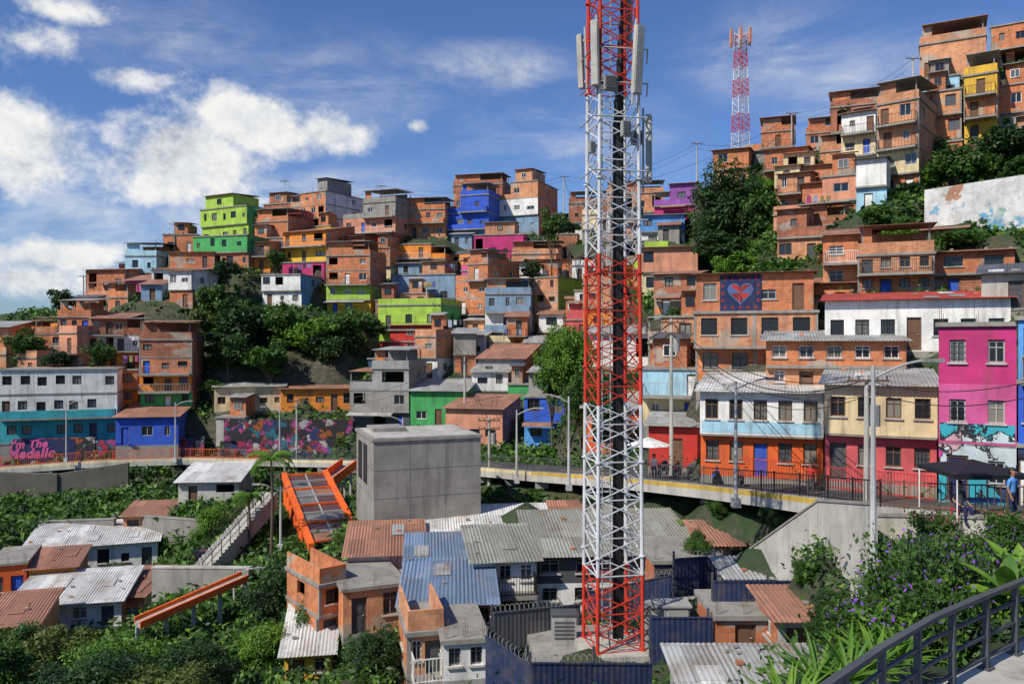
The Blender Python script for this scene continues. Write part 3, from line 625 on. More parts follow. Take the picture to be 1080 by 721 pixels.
wallseg(P(863,610,31),P(915,622,27),3.0,.35,'palecon','retaining_wall','stained concrete retaining wall with metal lamp beside it','wall','concrete',hh2=2.9,below=1.5)
wallseg(P(925,575,29),P(1080,583,25),1.05,.3,'palecon','retaining_wall','pale concrete planter wall along the street','wall','concrete')
wallseg(P(975,228,73),P(1095,212,67),2.4,.4,'muralwhite','retaining_wall','white retaining wall covered with graffiti','wall')
wallseg(P(236,456,91),P(372,456,91.5),1.5,.3,'mural','mural_wall','low wall covered by colourful graffiti mural','wall')
wallseg(P(232,477,91.5),P(372,477,90.5),1.3,.3,'mural','mural_wall','long painted wall beside the elevated street','wall')
gw=wallseg(P(-20,487,89),P(100,484,90.5),2.5,.3,'mural','mural_wall','dark mural wall with pink graffiti lettering','wall')
wallseg(P(101,482,90.5),P(215,478,91.5),1.9,.3,'mural','mural_wall','colourful graffiti wall beside the elevated street','wall')
wallseg(P(160,630,54),P(262,632,52),2.0,.4,'concrete','retaining_wall','grey concrete retaining wall in the gully','wall','palecon')
wallseg(P(205,598,58),P(282,596,60),1.2,.3,'mural','mural_wall','low purple painted wall beside the steps','wall')
wallseg(P(-30,520,82),P(60,516,83),2.2,.6,'stone','retaining_wall','dark rough stone retaining wall below the elevated street','wall',below=4,hh2=1.6)
wallseg(P(60,516,83.2),P(135,508,84.5),1.6,.6,'stone','retaining_wall','dark rough stone retaining wall below the elevated street','wall',below=4,hh2=2.0)
wallseg(P(150,560,70),P(215,566,66),1.3,.4,'oldcon','retaining_wall','stained concrete terrace wall in the gully','wall','concrete')
wallseg(P(0,566,71),P(120,562,70),1.2,.4,'oldcon','retaining_wall','long low concrete terrace wall above the sheds','wall','concrete')
def text(s,parent,loc,size,mat,rx=math.pi/2,name='lettering',ext=.02,ry=0):
    cu=bpy.data.curves.new('t','FONT'); cu.body=s; cu.size=size; cu.extrude=ext; cu.offset=.045*size; cu.resolution_u=3; cu.shear=.25; cu.space_character=1.08
    ob=bpy.data.objects.new('t',cu); COL.objects.link(ob); bpy.context.view_layer.update()
    me=bpy.data.meshes.new_from_object(ob.evaluated_get(bpy.context.evaluated_depsgraph_get())); bpy.data.objects.remove(ob)
    me.materials.clear(); me.materials.append(M(mat)); o=O(name,me,parent,loc); o.rotation_euler=(rx,ry,0); return o
m=MB(); m.box(2.0,9.9,-.02,-.001,.05,2.45,'navy'); O('painted_backing',m.make('painted_backing'),gw)
text("I'm The",gw,(3.0,-.04,1.45),1.2,'pink',ry=-.04); text("Medallo",gw,(2.7,-.04,.3),1.5,'pink',ry=-.03)
def heart(cx,cz,s,n=10):
    out=[]
    for i in range(n):
        t=2*math.pi*i/n; out.append((cx+s*.0625*16*math.sin(t)**3,cz+s*.0625*(13*math.cos(t)-5*math.cos(2*t)-2*math.cos(3*t)-math.cos(4*t))))
    return out
mm=MB(); mw=1.45
mm.box(-mw,mw,-.1,-.07,0,2.6,'navy')
for i in range(5):
    for z in (.25,2.35):
        x=-1.1+i*.55; mm.poly([(x-.15,-.106,z),(x,-.106,z-.15),(x+.15,-.106,z),(x,-.106,z+.15)],'darkred')
for z in (.75,1.3,1.85):
    for x in (-1.25,1.25): mm.poly([(x-.13,-.106,z),(x,-.106,z-.15),(x+.13,-.106,z),(x,-.106,z+.15)],'darkred')
for sc,y,cols_ in ((.92,-.110,['dusk','dusk']),(.80,-.116,['red','darkred','dusk','red','navy'])):
    hp=heart(0,1.35,sc,20)
    for i in range(20): a_,b_=hp[i],hp[(i+1)%20]; mm.poly([(0,y,1.3),(b_[0],y,b_[1]),(a_[0],y,a_[1])],cols_[(i//2)%len(cols_)])
O('mural',mm.make('mural'),mur,(-.9,-.01,.12))
def facbox():
    a=math.radians(20); A=P(394,557,52); k1=(507-540)/F; c,s=math.cos(a),math.sin(a); k0=A.x/A.y
    w=(k1-k0)*52/(c-k1*s); hh=(557-466)/F*52; root=O('concrete_building',None,None,A,a)
    T(root,'bare grey concrete lift building with flat roof','building')
    mb=MB(); mb.box(.0,w,0,7,-4,hh,'concrete')
    for z in (hh*.33,hh*.66): mb.box(-.006,w+.006,-.006,7.006,z,z+.025,'darkgrey')
    for x in (w*.33,w*.66): mb.box(x,x+.02,-.004,0,-1,hh,'darkgrey')
    for y0_,y1_ in ((2.4,4.0),(4.5,6.2)): mb.box(-.008,.0,y0_,y1_,hh-3.2,hh-.5,'black')  # flat black panels paint the shadow of recesses on the left side
    O('wall',mb.make('wall'),root)
    r=MB(); r.box(-.10,w+.10,-.10,7.10,hh+.002,hh+.2,'concrete'); r.box(.2,w-.2,.2,6.8,hh+.202,hh+.24,'palecon'); r.box(.6,w*.4,3.4,6.2,hh+.241,hh+.5,'concrete'); O('roof',r.make('roof'),root)
    FOOT.append((A.x+3,A.y+4,c,s,5,5))
facbox()
# ------------------------------------------------------------------ lattice masts
def mast(base,H,w0,w1,bands,rz,cell,leg_r,br,name,label):
    root=O(name,None,None,base,rz); T(root,label,'communications mast')
    wz=lambda z: w0+(w1-w0)*z/H
    cn=[(-1,-1),(1,-1),(1,1),(-1,1)]; n=int(H/cell)
    for cxn,cyn in cn:
        mb=MB()
        for i in range(n):
            z0,z1=i*cell,(i+1)*cell; a=wz(z0)/2;b=wz(z1)/2
            mb.tube((cxn*a,cyn*a,z0),(cxn*b,cyn*b,z1),leg_r,bands((z0+z1)/2),8)
            if i%5==0: mb.tube((cxn*a,cyn*a,z0-.03),(cxn*a,cyn*a,z0+.03),leg_r*1.9,bands(z0+.01),8)
        O('leg',mb.make('leg'),root)
    mb=MB()
    for i in range(n):
        z0,z1=i*cell,(i+1)*cell; a=wz(z0)/2;b=wz(z1)/2; m=bands((z0+z1)/2)
        for k in range(4):
            p,q=cn[k],cn[(k+1)%4]
            mb.tube((p[0]*a,p[1]*a,z0),(q[0]*b,q[1]*b,z1),br,m,4); mb.tube((q[0]*a,q[1]*a,z0),(p[0]*b,p[1]*b,z1),br,m,4)
            if i%2==0: mb.tube((p[0]*a,p[1]*a,z0),(q[0]*a,q[1]*a,z0),br,m,4)
    O('lattice_bracing',mb.make('lattice_bracing'),root)
    return root,wz
D=32.; base=P(646,678,D); zz=lambda py:(678-py)/F*D
def bands(z):
    for lim,c in ((zz(605),'towerred'),(zz(435),'towerwhite'),(zz(268),'towerred'),(zz(100),'towerwhite'),(99,'towerred')):
        if z<lim: return c
tw,wz=mast(base,28.6,1.86,1.5,bands,math.radians(12),.74,.075,.028,'lattice_mast','tall red and white lattice telecom mast with antennas')
mb=MB()
for x in (-.5,-.16): mb.tube((x,-.2,.2),(x,-.2,28.4),.025,'galv',4)
for i in range(90): mb.tube((-.5,-.2,.3+i*.31),(-.16,-.2,.3+i*.31),.012,'galv',4)
O('ladder',mb.make('ladder'),tw)
for k in range(9):
    mb=MB(); mb.tube((.02+.05*k,-.05,.2),(.02+.05*k,-.05,21+.8*k),.032,'black',5); O('cable',mb.make('cable'),tw)
def antenna(x,y,z,hh,w,rz,tilt=.04,mat='palecon'):
    mb=MB(); mb.box(-w/2,w/2,-.09,.09,0,hh,mat); mb.box(-w/2+.03,w/2-.03,-.13,-.0901,.04,hh-.04,mat)
    mb.tube((0,.22,-.35),(0,.22,hh+.3),.045,'galv',6); mb.box(-.05,.05,.0901,.2,.2,.3,'galv'); mb.box(-.05,.05,.0901,.2,hh-.3,hh-.2,'galv')
    o=O('panel_antenna',mb.make('panel_antenna'),tw,(x,y,z),rz); o.rotation_euler[0]=tilt
    return o
antenna(-1.0,-.9,zz(100),2.5,.30,-.6,.05); antenna(.55,-1.2,zz(108),2.6,.40,.3,.08); antenna(1.65,.3,zz(190),2.8,.26,1.0,0)
antenna(-1.0,.9,zz(88),2.2,.3,-2.2); antenna(1.0,1.0,zz(40),2.2,.3,2.2)
for (x,y,z,a,b,c) in ((-.45,-.98,zz(104),.5,.3,.55),(.2,-.98,zz(150),.35,.25,.6),(1.1,.2,zz(150),.4,.3,.55),(1.15,.1,zz(230),.3,.3,.5),(-1.0,-.4,zz(165),.25,.3,.45)):
    mb=MB(); mb.box(x-a/2,x+a/2,y-b/2,y+b/2,z,z+c,'grey'); mb.box(x-a/2+.05,x+a/2-.05,y-b/2-.03,y-b/2-.001,z+.05,z+c-.05,'darkgrey')
    O('radio_unit',mb.make('radio_unit'),tw)
for z in (zz(60),zz(95),zz(130),zz(185),zz(235)):
    mb=MB(); mb.tube((-1.1,-.95,z),(1.1,-1.0,z),.03,'galv',5); mb.tube((1.1,-1.0,z),(1.65,.5,z),.03,'galv',5); mb.tube((-1.1,-.95,z),(-1.05,1,z),.03,'galv',5)
    O('antenna_bracket',mb.make('antenna_bracket'),tw)
b2=P(781,158,122)
ft,_=mast(b2,(158-32)/F*122,2.0,1.2,lambda z:'towerred' if int(z/2.6)%2 else 'towerwhite',.3,.9,.07,.04,'lattice_mast','distant red and white lattice mast with antenna cluster')
Hh=(158-32)/F*122
for k in range(6):
    t=k*math.pi/3; x,y=1.6*math.cos(t),1.6*math.sin(t); mb=MB(); mb.box(x-.18,x+.18,y-.12,y+.12,Hh-2.2,Hh,'salmon'); mb.tube((0,0,Hh-1),(x,y,Hh-1),.06,'towerred',4); mb.tube((0,0,Hh-2),(x,y,Hh-2),.06,'towerred',4)
    O('panel_antenna',mb.make('panel_antenna'),ft)
# ------------------------------------------------------------------ mast compound
def metalwall(p,q,hh,mat,label,razor=True):
    p=Vector(p);q=Vector(q); d=q-p; L=math.hypot(d.x,d.y); a=math.atan2(d.y,d.x); mb=MB(); n=int(L/.3)
    for k in range(n):
        x0=L*k/n;x1=L*(k+1)/n; y=.008*(k%2); za=d.z*x0/L; zc=d.z*x1/L
        mb.slab([(x0,y,hh+za),(x1,.008-y,hh+zc),(x1,.008-y+.03,hh+zc),(x0,y+.03,hh+za)],hh+1.0,mat)
    for k in range(int(L/2.2)+1): mb.box(k*2.2-.04,k*2.2+.04,.07,.15,-1.5,hh+.35,'darkgrey')
    mb.slab([(0,-.03,hh+.05),(L,-.03,hh+.05+d.z),(L,.06,hh+.05+d.z),(0,.06,hh+.05)],.045,mat)
    o=T(O('metal_fence',mb.make('metal_fence'),loc=p,rz=a),label,'fence','sheet metal fences around the mast compound')
    if razor:
        rb=MB(); m=int(L/.22)*8; pr=None
        for k in range(m+1):
            t=k/8*2*math.pi; pt=(L*k/m,.08+.14*math.cos(t),hh+.17+d.z*k/m+.14*math.sin(t))
            if pr: rb.tube(pr,pt,.006,'steel',3,cap=False)
            pr=pt
        O('razor_wire',rb.make('razor_wire'),o)
    return o
metalwall(P(512,698,28),P(560,732,26),.9,'metalnavy','dark blue sheet metal fence topped with razor wire')
metalwall(P(560,732,26),P(688,732,27),1.0,'metalnavy','dark blue sheet metal fence with razor wire coil')
metalwall(P(520,662,33),P(612,652,35),.6,'metaldark','dark grey sheet fence with razor wire coil')
metalwall(P(686,684,30),P(752,684,30),1.15,'metalnavy','navy blue corrugated metal fence panel',False)
metalwall(P(752,644,31.5),P(840,644,31.5),1.15,'metalnavy','navy blue metal fence above brick wall',False)
metalwall(P(712,606,36),P(765,602,37),.7,'metalnavy','blue metal fence at roof edge')
metalwall(P(620,640,38),P(712,622,37.5),.7,'metalnavy','blue metal fence behind the mast compound')
mb=MB(); mb.box(-3.2,2.5,-3.2,3.0,-3,0,'concrete'); mb.box(-1.4,1.4,-1.4,1.4,0.003,.3,'palecon')
T(O('mast_foundation',mb.make('mast_foundation'),loc=base-Vector((0,0,.3)),rz=.1),'concrete platform carrying the mast','platform')
mb=MB(); mb.box(-.9,.9,-.4,.4,0,1.7,'palecon'); mb.box(-.85,-.05,-.43,-.401,.1,1.6,'grey'); mb.box(.05,.85,-.43,-.401,.1,1.6,'grey'); mb.box(-1,1,-.5,.5,1.702,1.78,'grey')
T(O('equipment_cabinet',mb.make('equipment_cabinet'),loc=base+Vector((2.2,.5,-.29))),'pale metal equipment cabinet beside the mast','cabinet')
mb=MB(); mb.box(-.5,.5,-.35,.35,0,1.2,'grey'); mb.box(-.55,.55,-.4,.4,1.202,1.26,'darkgrey')
for k in range(5): mb.box(-.4,.4,-.37,-.351,.25+k*.16,.33+k*.16,'darkgrey')
T(O('equipment_cabinet',mb.make('equipment_cabinet'),loc=base+Vector((-1.9,.9,-.29))),'small grey cabinet with vents beside the mast','cabinet')
# ------------------------------------------------------------------ escalator and ramps
def escal(S,E,w,label,n=8):
    S=Vector(S);E=Vector(E); d=E-S; L=math.hypot(d.x,d.y); a=math.atan2(d.y,d.x); z=lambda x:d.z*x/L
    root=O('escalator',None,None,S,a); T(root,label,'escalator')
    def inc(name,y0,y1,h0,h1,mat,x0=0,x1=L):
        m=MB(); m.slab([(x0,y0,h1+z(x0)),(x1,y0,h1+z(x1)),(x1,y1,h1+z(x1)),(x0,y1,h1+z(x0))],h1-h0,mat); return O(name,m.make(name),root)
    inc('side_panel',-w/2-.25,-w/2,-.4,1.1,'frameorange'); inc('side_panel',w/2,w/2+.25,-.4,1.1,'frameorange'); inc('steps',-w/2+.02,w/2-.02,-.4,-.1,'darkgrey')
    m=MB()
    for k in range(n):
        x0=L*k/n+.12; x1=L*(k+1)/n-.12
        for j,(ya,yb_) in enumerate(((-w/2+.1,-.06),(.06,w/2-.1))): m.slab([(x0,ya,2.3+z(x0)),(x1,ya,2.3+z(x1)),(x1,yb_,2.3+z(x1)),(x0,yb_,2.3+z(x0))],.06,random.choice(['panel','panel','panelgrey','metalrust']))
    O('canopy',m.make('canopy'),root)
    m=MB()
    for sgn in (-1,1):
        y=sgn*(w/2+.18)
        m.slab([(-.3,y-.2,2.55+z(-.3)),(L+.6,y-.2,2.55+z(L+.6)),(L+.6,y+.2,2.55+z(L+.6)),(-.3,y+.2,2.55+z(-.3))],.5,'frameorange')
        for k in range(n+1): x=L*k/n; m.box(x-.1,x+.1,y-.1,y+.1,z(x)-3,z(x)+2.0,'frameorange')
    m.slab([(0,-.05,2.38+z(0)),(L,-.05,2.38+z(L)),(L,.05,2.38+z(L)),(0,.05,2.38+z(0))],.08,'steel')
    for k in range(n+1): x=min(L*k/n,L-.06); m.box(x-.07,x+.07,-w/2-.0,w/2+.0,2.302+z(x),2.45+z(x),'frameorange' if k%2==0 else 'steel')
    O('canopy_frame',m.make('canopy_frame'),root)
escal(P(322,528,70),P(354,604,57),3.2,'orange-framed outdoor escalator with dark roof panels')
def beam(S,E,w,hh,mat,name,label,cat):
    S=Vector(S);E=Vector(E); d=E-S; L=math.hypot(d.x,d.y); m=MB()
    for y in (0,w): m.slab([(0,y,hh),(L,y,hh+d.z),(L,y+.12,hh+d.z),(0,y+.12,hh)],hh+.05,mat)
    m.slab([(0,.12,.1),(L,.12,.1+d.z),(L,w,.1+d.z),(0,w,.1)],.15,'grey')
    for k in range(5): x=L*k/4; m.box(x-.1,x+.1,w*.5-.1,w*.5+.1,-3+d.z*x/L,-.051+d.z*x/L,'steel')
    return T(O(name,m.make(name),loc=S,rz=math.atan2(d.y,d.x)),label,cat)
beam(P(148,662,44),P(262,612,48),1.0,.34,'frameorange','ramp','orange-sided walkway ramp in the gully','ramp')
beam(P(352,512,72),P(378,492,78),1.6,.8,'frameorange','ramp','short orange-sided ramp up to the street','ramp')
def steps(S,n,w,rz,label,rise=.17,run=.32,rail=True):
    m=MB()
    for k in range(n): m.box(0,w,k*run,(k+1)*run+.02,k*rise-1.2,k*rise+rise-.001*k,'palecon')
    o=T(O('stairs',m.make('stairs'),loc=S,rz=rz),label,'stairs')
    if rail:
        r=MB()
        for x in (.05,w-.05):
            r.tube((x,0,1),(x,n*run,1+n*rise),.04,'black',5); r.tube((x,0,.5),(x,n*run,.5+n*rise),.025,'black',5)
            for k in range(0,n+1,3): r.tube((x,k*run,0),(x,k*run,1+k*rise),.03,'black',4)
        O('handrail',r.make('handrail'),o)
steps(P(196,606,56),26,1.5,-.35,'outdoor concrete stairs with black handrails')
steps(P(742,492,52),16,1.6,-.2,'concrete stairs climbing between street houses')
# ------------------------------------------------------------------ street lamps, poles, cables
def lamp(px,pt,pb,d,double=False,side=-1,label='tall galvanised street lamp on tapered pole'):
    t=P(px,pt,d); b=P(px,pb,d); H=t.z-b.z; root=O('street_lamp',None,None,b); T(root,label,'street lamp','street lamps along the street')
    m=MB(); m.tube((0,0,-.3),(0,0,H),.11,'galv',8,.06); m.box(-.2,.2,-.2,.2,-.3,.12,'galv'); O('pole',m.make('pole'),root)
    for sd in ((side,) if not double else (-1,1)):
        m=MB(); pr=Vector((0,0,H-.4))
        for k in range(1,7): q=Vector((sd*1.5*(k/6),-.2*k/6,H-.4+.55*math.sin(k/6*1.5))); m.tube(pr,q,.04,'galv',6); pr=q
        O('arm',m.make('arm'),root)
        m=MB(); m.slab([(-.12,-.14,.05),(.5,-.1,.05),(.5,.1,.05),(-.12,.14,.05)] ,.1,'grey'); m.box(-.05,.42,-.09,.09,-.075,-.051,'white'); O('lamp_head',m.make('lamp_head'),root,(pr.x,pr.y,pr.z),0 if sd>0 else math.pi)
lamp(921,385,606,24,False,1,'tall grey street lamp beside the retaining wall'); lamp(776,402,528,39,False,1); lamp(600,418,512,52); lamp(545,432,505,60,False,1); lamp(70,424,484,86,False,1); lamp(185,424,484,88,False,1); lamp(425,440,490,74); lamp(295,430,486,85); lamp(247,600,660,50,False,1) ; lamp(296,512,575,58,True)
POLES=[]
def pole(px,pt,pb,d,arms=2):
    t=P(px,pt,d); b=P(px,pb,d); H=t.z-b.z; root=O('utility_pole',None,None,b); T(root,'concrete utility pole with crossarms and wires','utility pole','utility poles between the houses')
    m=MB(); m.tube((0,0,-1.5),(0,0,H),.15,'palecon',8,.09); O('pole',m.make('pole'),root)
    for k in range(arms):
        m=MB(); z=H-.3-.7*k; m.box(-.9,.9,-.16,-.105,z,z+.1,'brown')
        for x in (-.8,-.4,.4,.8): m.tube((x,-.13,z+.1),(x,-.13,z+.25),.04,'darkgrey',5)
        O('crossarm',m.make('crossarm'),root)
    if d<80:
        m=MB(); m.tube((.35,0,H-2.2),(.35,0,H-1.3),.22,'grey',10); m.box(.1,.2,-.05,.05,H-1.9,H-1.8,'grey'); O('transformer',m.make('transformer'),root)
    POLES.append(t-Vector((0,0,.2)))
pole(708,336,500,53); pole(490,372,470,86); pole(313,420,490,86); pole(402,195,240,150,1); pole(595,185,230,150,1); pole(88,290,330,128,1); pole(516,440,500,66); pole(300,190,222,155,1)
pole(835,118,165,118,1); pole(963,60,120,92,1); pole(735,150,205,120,1); pole(184,235,270,138,1); pole(676,330,400,75); pole(914,395,525,34,1); pole(450,300,352,116,1); pole(640,230,300,110,1); pole(350,205,240,150,1)
def cable(a,b,sag,r=.02):
    m=MB(); pr=None
    for k in range(15):
        t=k/14; q=Vector(a).lerp(Vector(b),t)-Vector((0,0,sag*4*t*(1-t)))
        if pr: m.tube(pr,q,r,'black',3,cap=False)
        pr=q
    T(O('power_cable',m.make('power_cable')),'thin black overhead power cable sagging between poles','cable','overhead power cables')
for i,j,s in ((0,13,1.5),(0,12,1),(0,6,1.2),(6,1,.8),(1,2,1.5),(3,4,2),(3,7,1),(4,10,2),(10,8,2),(8,9,1.5),(5,11,1.5),(12,4,3),(13,0,2.1),(1,14,1.5),(15,12,1.5),(16,3,1)):
    cable(POLES[i],POLES[j],s,.025 if i<9 else .03); cable(POLES[i]-Vector((0,0,.7)),POLES[j]-Vector((0,0,.7)),s*1.1,.02)
cable(P(600,205,70),P(780,150,100),1.0,.02)
cable(POLES[13],P(1120,395,22),.5,.02); cable(POLES[13]-Vector((0,0,.4)),P(1120,410,22),.6,.02)
# ------------------------------------------------------------------ roof tanks
m=MB(); m.tube((0,0,0),(0,0,1.05),.55,'black',16); m.tube((0,0,1.05),(0,0,1.2),.55,'black',16,.3); m.tube((0,0,1.2),(0,0,1.27),.22,'darkgrey',12)
for z in (.25,.5,.75): m.tube((0,0,z),(0,0,z+.05),.575,'black',16)
tm=m.make('water_tank')
for i,(r,x,y,z) in enumerate(ROOFS):
    T(O('water_tank',tm,None,(x,y,z)),'black plastic water tank standing on a flat roof','water tank','rooftop water tanks')
    m=MB(); 
    if i%2==0:
        m.tube((-1.4,0,0),(-1.4,0,1.7),.03,'steel',4); m.tube((1.4,0,0),(1.4,0,1.7),.03,'steel',4); m.tube((-1.4,0,1.65),(1.4,0,1.65),.01,'steel',3)
        ro=T(O('clothesline',m.make('clothesline'),None,(x+1.2,y-1.8,z)),'washing line with drying clothes on a flat roof','clothesline','washing lines on roofs')
        for k in range(4):
            c=MB(); wv=random.uniform(.35,.55); hh=random.uniform(.5,.95)
            c.slab([(-wv/2,0,0),(wv/2,.03,0),(wv/2,.05,0),(-wv/2,.02,0)],hh,'cloth'); O('garment',c.make('garment'),ro,(-1.1+k*.68,0,1.64))
# ------------------------------------------------------------------ foliage
def leafmesh(name,cen,nor,size,mat):
    n=len(cen); r=rng.normal(size=(n,3)); u=np.cross(nor,r); u/=np.linalg.norm(u,axis=1)[:,None]+1e-9; v=np.cross(nor,u); v/=np.linalg.norm(v,axis=1)[:,None]+1e-9
    s=(size*rng.uniform(.6,1.4,n))[:,None] if np.isscalar(size) else size[:,None]
    q=np.stack([cen-u*s,cen+v*s*.5,cen+u*s-nor*s*.25,cen-v*s*.5],1).reshape(-1,3)
    me=bpy.data.meshes.new(name); me.vertices.add(4*n); me.vertices.foreach_set('co',q.ravel()); me.loops.add(4*n); me.loops.foreach_set('vertex_index',np.arange(4*n,dtype=np.int32))
    me.polygons.add(n); me.polygons.foreach_set('loop_start',np.arange(0,4*n,4,dtype=np.int32)); me.update(calc_edges=True)
    me.materials.append(M(mat)); me.validate(); return me
def crown_pts(nb,nl,seed,flat=.85):
    g=np.random.default_rng(seed); C_=[];N_=[]
    for i in range(nb):
        d=g.normal(size=3); d/=np.linalg.norm(d); rad=g.uniform(.25,.82); c=d*rad; c[2]=c[2]*flat
        br=g.uniform(.12,.34)
        e=g.normal(size=(nl,3)); e/=np.linalg.norm(e,axis=1)[:,None]; p=c+e*br*g.uniform(.5,1.18,(nl,1))*np.array([1,1,.75])
        nn=e*.6+np.array([0,0,.5])+g.normal(size=(nl,3))*.5; nn/=np.linalg.norm(nn,axis=1)[:,None]; C_.append(p);N_.append(nn)
    return np.concatenate(C_),np.concatenate(N_)
CR={}
for mt,sd_ in (('leaf',1),('leafdark',2),('leafbright',3),('leafolive',4)):
    for v in range(2):
        c,n=crown_pts(38,110,sd_*10+v); CR[(mt,'f',v)]=leafmesh('crown',c,n,.068,mt)
        c,n=crown_pts(60,290,sd_*10+40+v); CR[(mt,'n',v)]=leafmesh('crown',c,n,.033,mt)
tm=MB(); tm.tube((0,0,-.5),(0,0,.45),.055,'bark',8,.04)
for k in range(7):
    t=k*2.4; e=Vector((.5*math.cos(t),.5*math.sin(t),.75+.1*(k%3))); b=Vector((0,0,.25+.03*k)); mdl=b.lerp(e,.5)+Vector((0,0,.05)); tm.tube(b,mdl,.028,'bark',6,.018); tm.tube(mdl,e,.018,'bark',5,.006)
TRUNK=tm.make('trunk')
def tree(px,pyb,pyt,wpx,d,mt='leaf',near=False,bush=False,label=None,cat=None):
    r=wpx/F*d/2; t=P(px,pyt,d); b=P(px,pyb,d); g=gz(t.x,t.y)
    H=t.z-b.z; root=O('bush' if bush else 'tree',None,None,(t.x,t.y,b.z)); 
    T(root,label or (('leafy green bush growing on the slope') if bush else {'leaf':'broad green tree growing between houses','leafdark':'dense dark green tree on the hillside','leafbright':'bright green tree with airy crown','leafolive':'olive green tree with loose crown'}[mt]),'bush' if bush else 'tree','bushes on the slope' if bush else 'trees between the houses')
    v=random.randrange(2); ch=H*.5 if bush else min(H*.5,H-.3*r) *.92
    c=O('crown',CR[(mt,'n' if near else 'f',v)],root,(0,0,H-ch*.98),random.uniform(0,6)); c.scale=(r*1.08,r*1.08,ch*1.15)
    k=O('trunk',TRUNK,root,(0,0,min(0,g-b.z)),random.uniform(0,6)); kz=(H*.75-min(0,g-b.z)); k.scale=(r*.9,r*.9,kz)
    return root
tree(774,285,168,96,92,'leafdark',near=True,label='large dark spreading tree on the upper slope')
tree(812,262,196,56,88,'leaf'); tree(762,290,238,60,88,'leafdark'); tree(835,255,225,40,85,'leafbright',bush=True); tree(775,300,262,50,84,'leafbright',bush=True); tree(850,275,240,60,80,'leaf',bush=True)
for a in [(232,350,294,50,112,'leaf'),(262,370,310,70,106,'leafdark'),(300,372,318,62,105,'leaf'),(330,375,330,60,104,'leafbright'),(240,400,345,60,100,'leafdark'),(285,402,358,60,100,'leaf'),(365,372,325,56,106,'leaf'),(390,360,332,40,108,'leafdark'),(215,370,320,40,108,'leafolive'),(345,395,350,50,102,'leafdark'),
          (290,285,262,26,124,'leaf'),(240,298,270,30,118,'leafdark'),(64,335,302,34,122,'leafdark'),(25,388,345,44,100,'leaf'),(105,392,358,36,98,'leaf'),(60,392,366,34,97,'leafdark'),(582,262,218,36,134,'leaf'),(600,250,232,28,130,'leafdark'),(205,345,310,36,115,'leafdark'),(560,300,270,24,125,'leafdark'),(445,395,372,26,105,'leaf'),(225,420,398,30,97,'leaf')]:
    tree(*a)
tree(598,428,335,66,72,'leafbright',near=True); tree(612,470,385,50,70,'leaf',near=True); tree(582,440,362,50,74,'leaf'); tree(640,470,400,46,66,'leafdark')
tree(1010,205,146,64,78,'leaf'); tree(1062,178,122,56,78,'leafdark'); tree(968,205,160,50,84,'leafdark'); tree(1040,205,165,50,78,'leaf',bush=True); tree(1078,200,155,50,78,'leafdark'); tree(950,262,236,56,70,'leafbright',bush=True); tree(1010,268,240,60,66,'leaf',bush=True); tree(985,200,176,40,80,'leafbright',bush=True)
tree(920,240,216,40,80,'leafbright',bush=True); tree(895,128,108,22,112,'leafdark'); tree(860,196,165,26,104,'leaf'); tree(880,275,250,40,74,'leaf',bush=True); tree(940,235,200,50,80,'leafdark',bush=True)
def free(x,y,m=.2):
    for (fx,fy,c,s,hw,hd) in FOOT:
        dx=x-fx;dy=y-fy
        if abs(dx*c+dy*s)<hw+m and abs(-dx*s+dy*c)<hd+m: return False
    return True
nb=0
for tr in range(900):
    if nb>=48: break
    y=rs.uniform(62,112); x=rs.uniform(17,70); px=540+F*x/y
    if not 740<px<1095 or not free(x,y) or (px>960 and 64<y<73): continue
    g=gz(x,y); r=rs.uniform(1.1,2.2); hh=r*rs.uniform(1.1,1.7); mt=rs.choice(['leafbright','leaf','leaf','leafdark'])
    root=O('bush',None,None,(x,y,g-.2)); T(root,'leafy green bush growing on the slope','bush','bushes on the slope')
    c=O('crown',CR[(mt,'f',rs.randrange(2))],root,(0,0,hh*.5),rs.uniform(0,6)); c.scale=(r,r,hh*.55); k=O('trunk',TRUNK,root,(0,0,0)); k.scale=(r*.8,r*.8,hh*.7); nb+=1
tree(300,690,580,90,47,'leafdark',near=True); tree(328,720,622,64,44,'leaf',near=True); tree(285,725,650,80,42,'leafbright',near=True); tree(395,730,658,70,34,'leafdark',near=True)
tree(228,590,526,52,64,'leafbright',near=True); tree(262,580,516,40,64,'leafolive',near=True); tree(300,575,534,32,66,'leaf',near=True)
for a in [(20,575,525,50,74,'leafdark'),(75,575,530,44,73,'leaf'),(115,560,528,36,75,'leafbright'),(180,540,504,36,80,'leafdark'),(225,530,500,30,82,'leaf'),(290,540,500,30,78,'leafdark')]: tree(*a)
for a in [(40,760,652,130,30,'leafolive'),(120,770,662,120,28,'leafbright'),(190,765,672,100,28,'leafdark'),(-10,760,655,110,26,'leaf'),(225,750,670,60,34,'leafdark'),(80,780,688,150,22,'leafdark'),(170,790,695,120,22,'leafolive')]: tree(*a,near=True)
tree(735,600,556,34,40.3,'leaf',near=True,bush=True); tree(520,560,520,30,60,'leaf',bush=True); tree(880,660,618,46,23,'leafdark',near=True,bush=True)
tree(850,622,586,36,30.3,'leaf',near=True,bush=True); tree(868,690,636,40,25,'leafdark',near=True,bush=True); tree(760,548,524,36,44,'leaf',near=True,bush=True); tree(815,560,534,34,39,'leafdark',near=True,bush=True); tree(625,545,520,36,55,'leafdark',bush=True); tree(560,540,512,36,59,'leaf',bush=True)
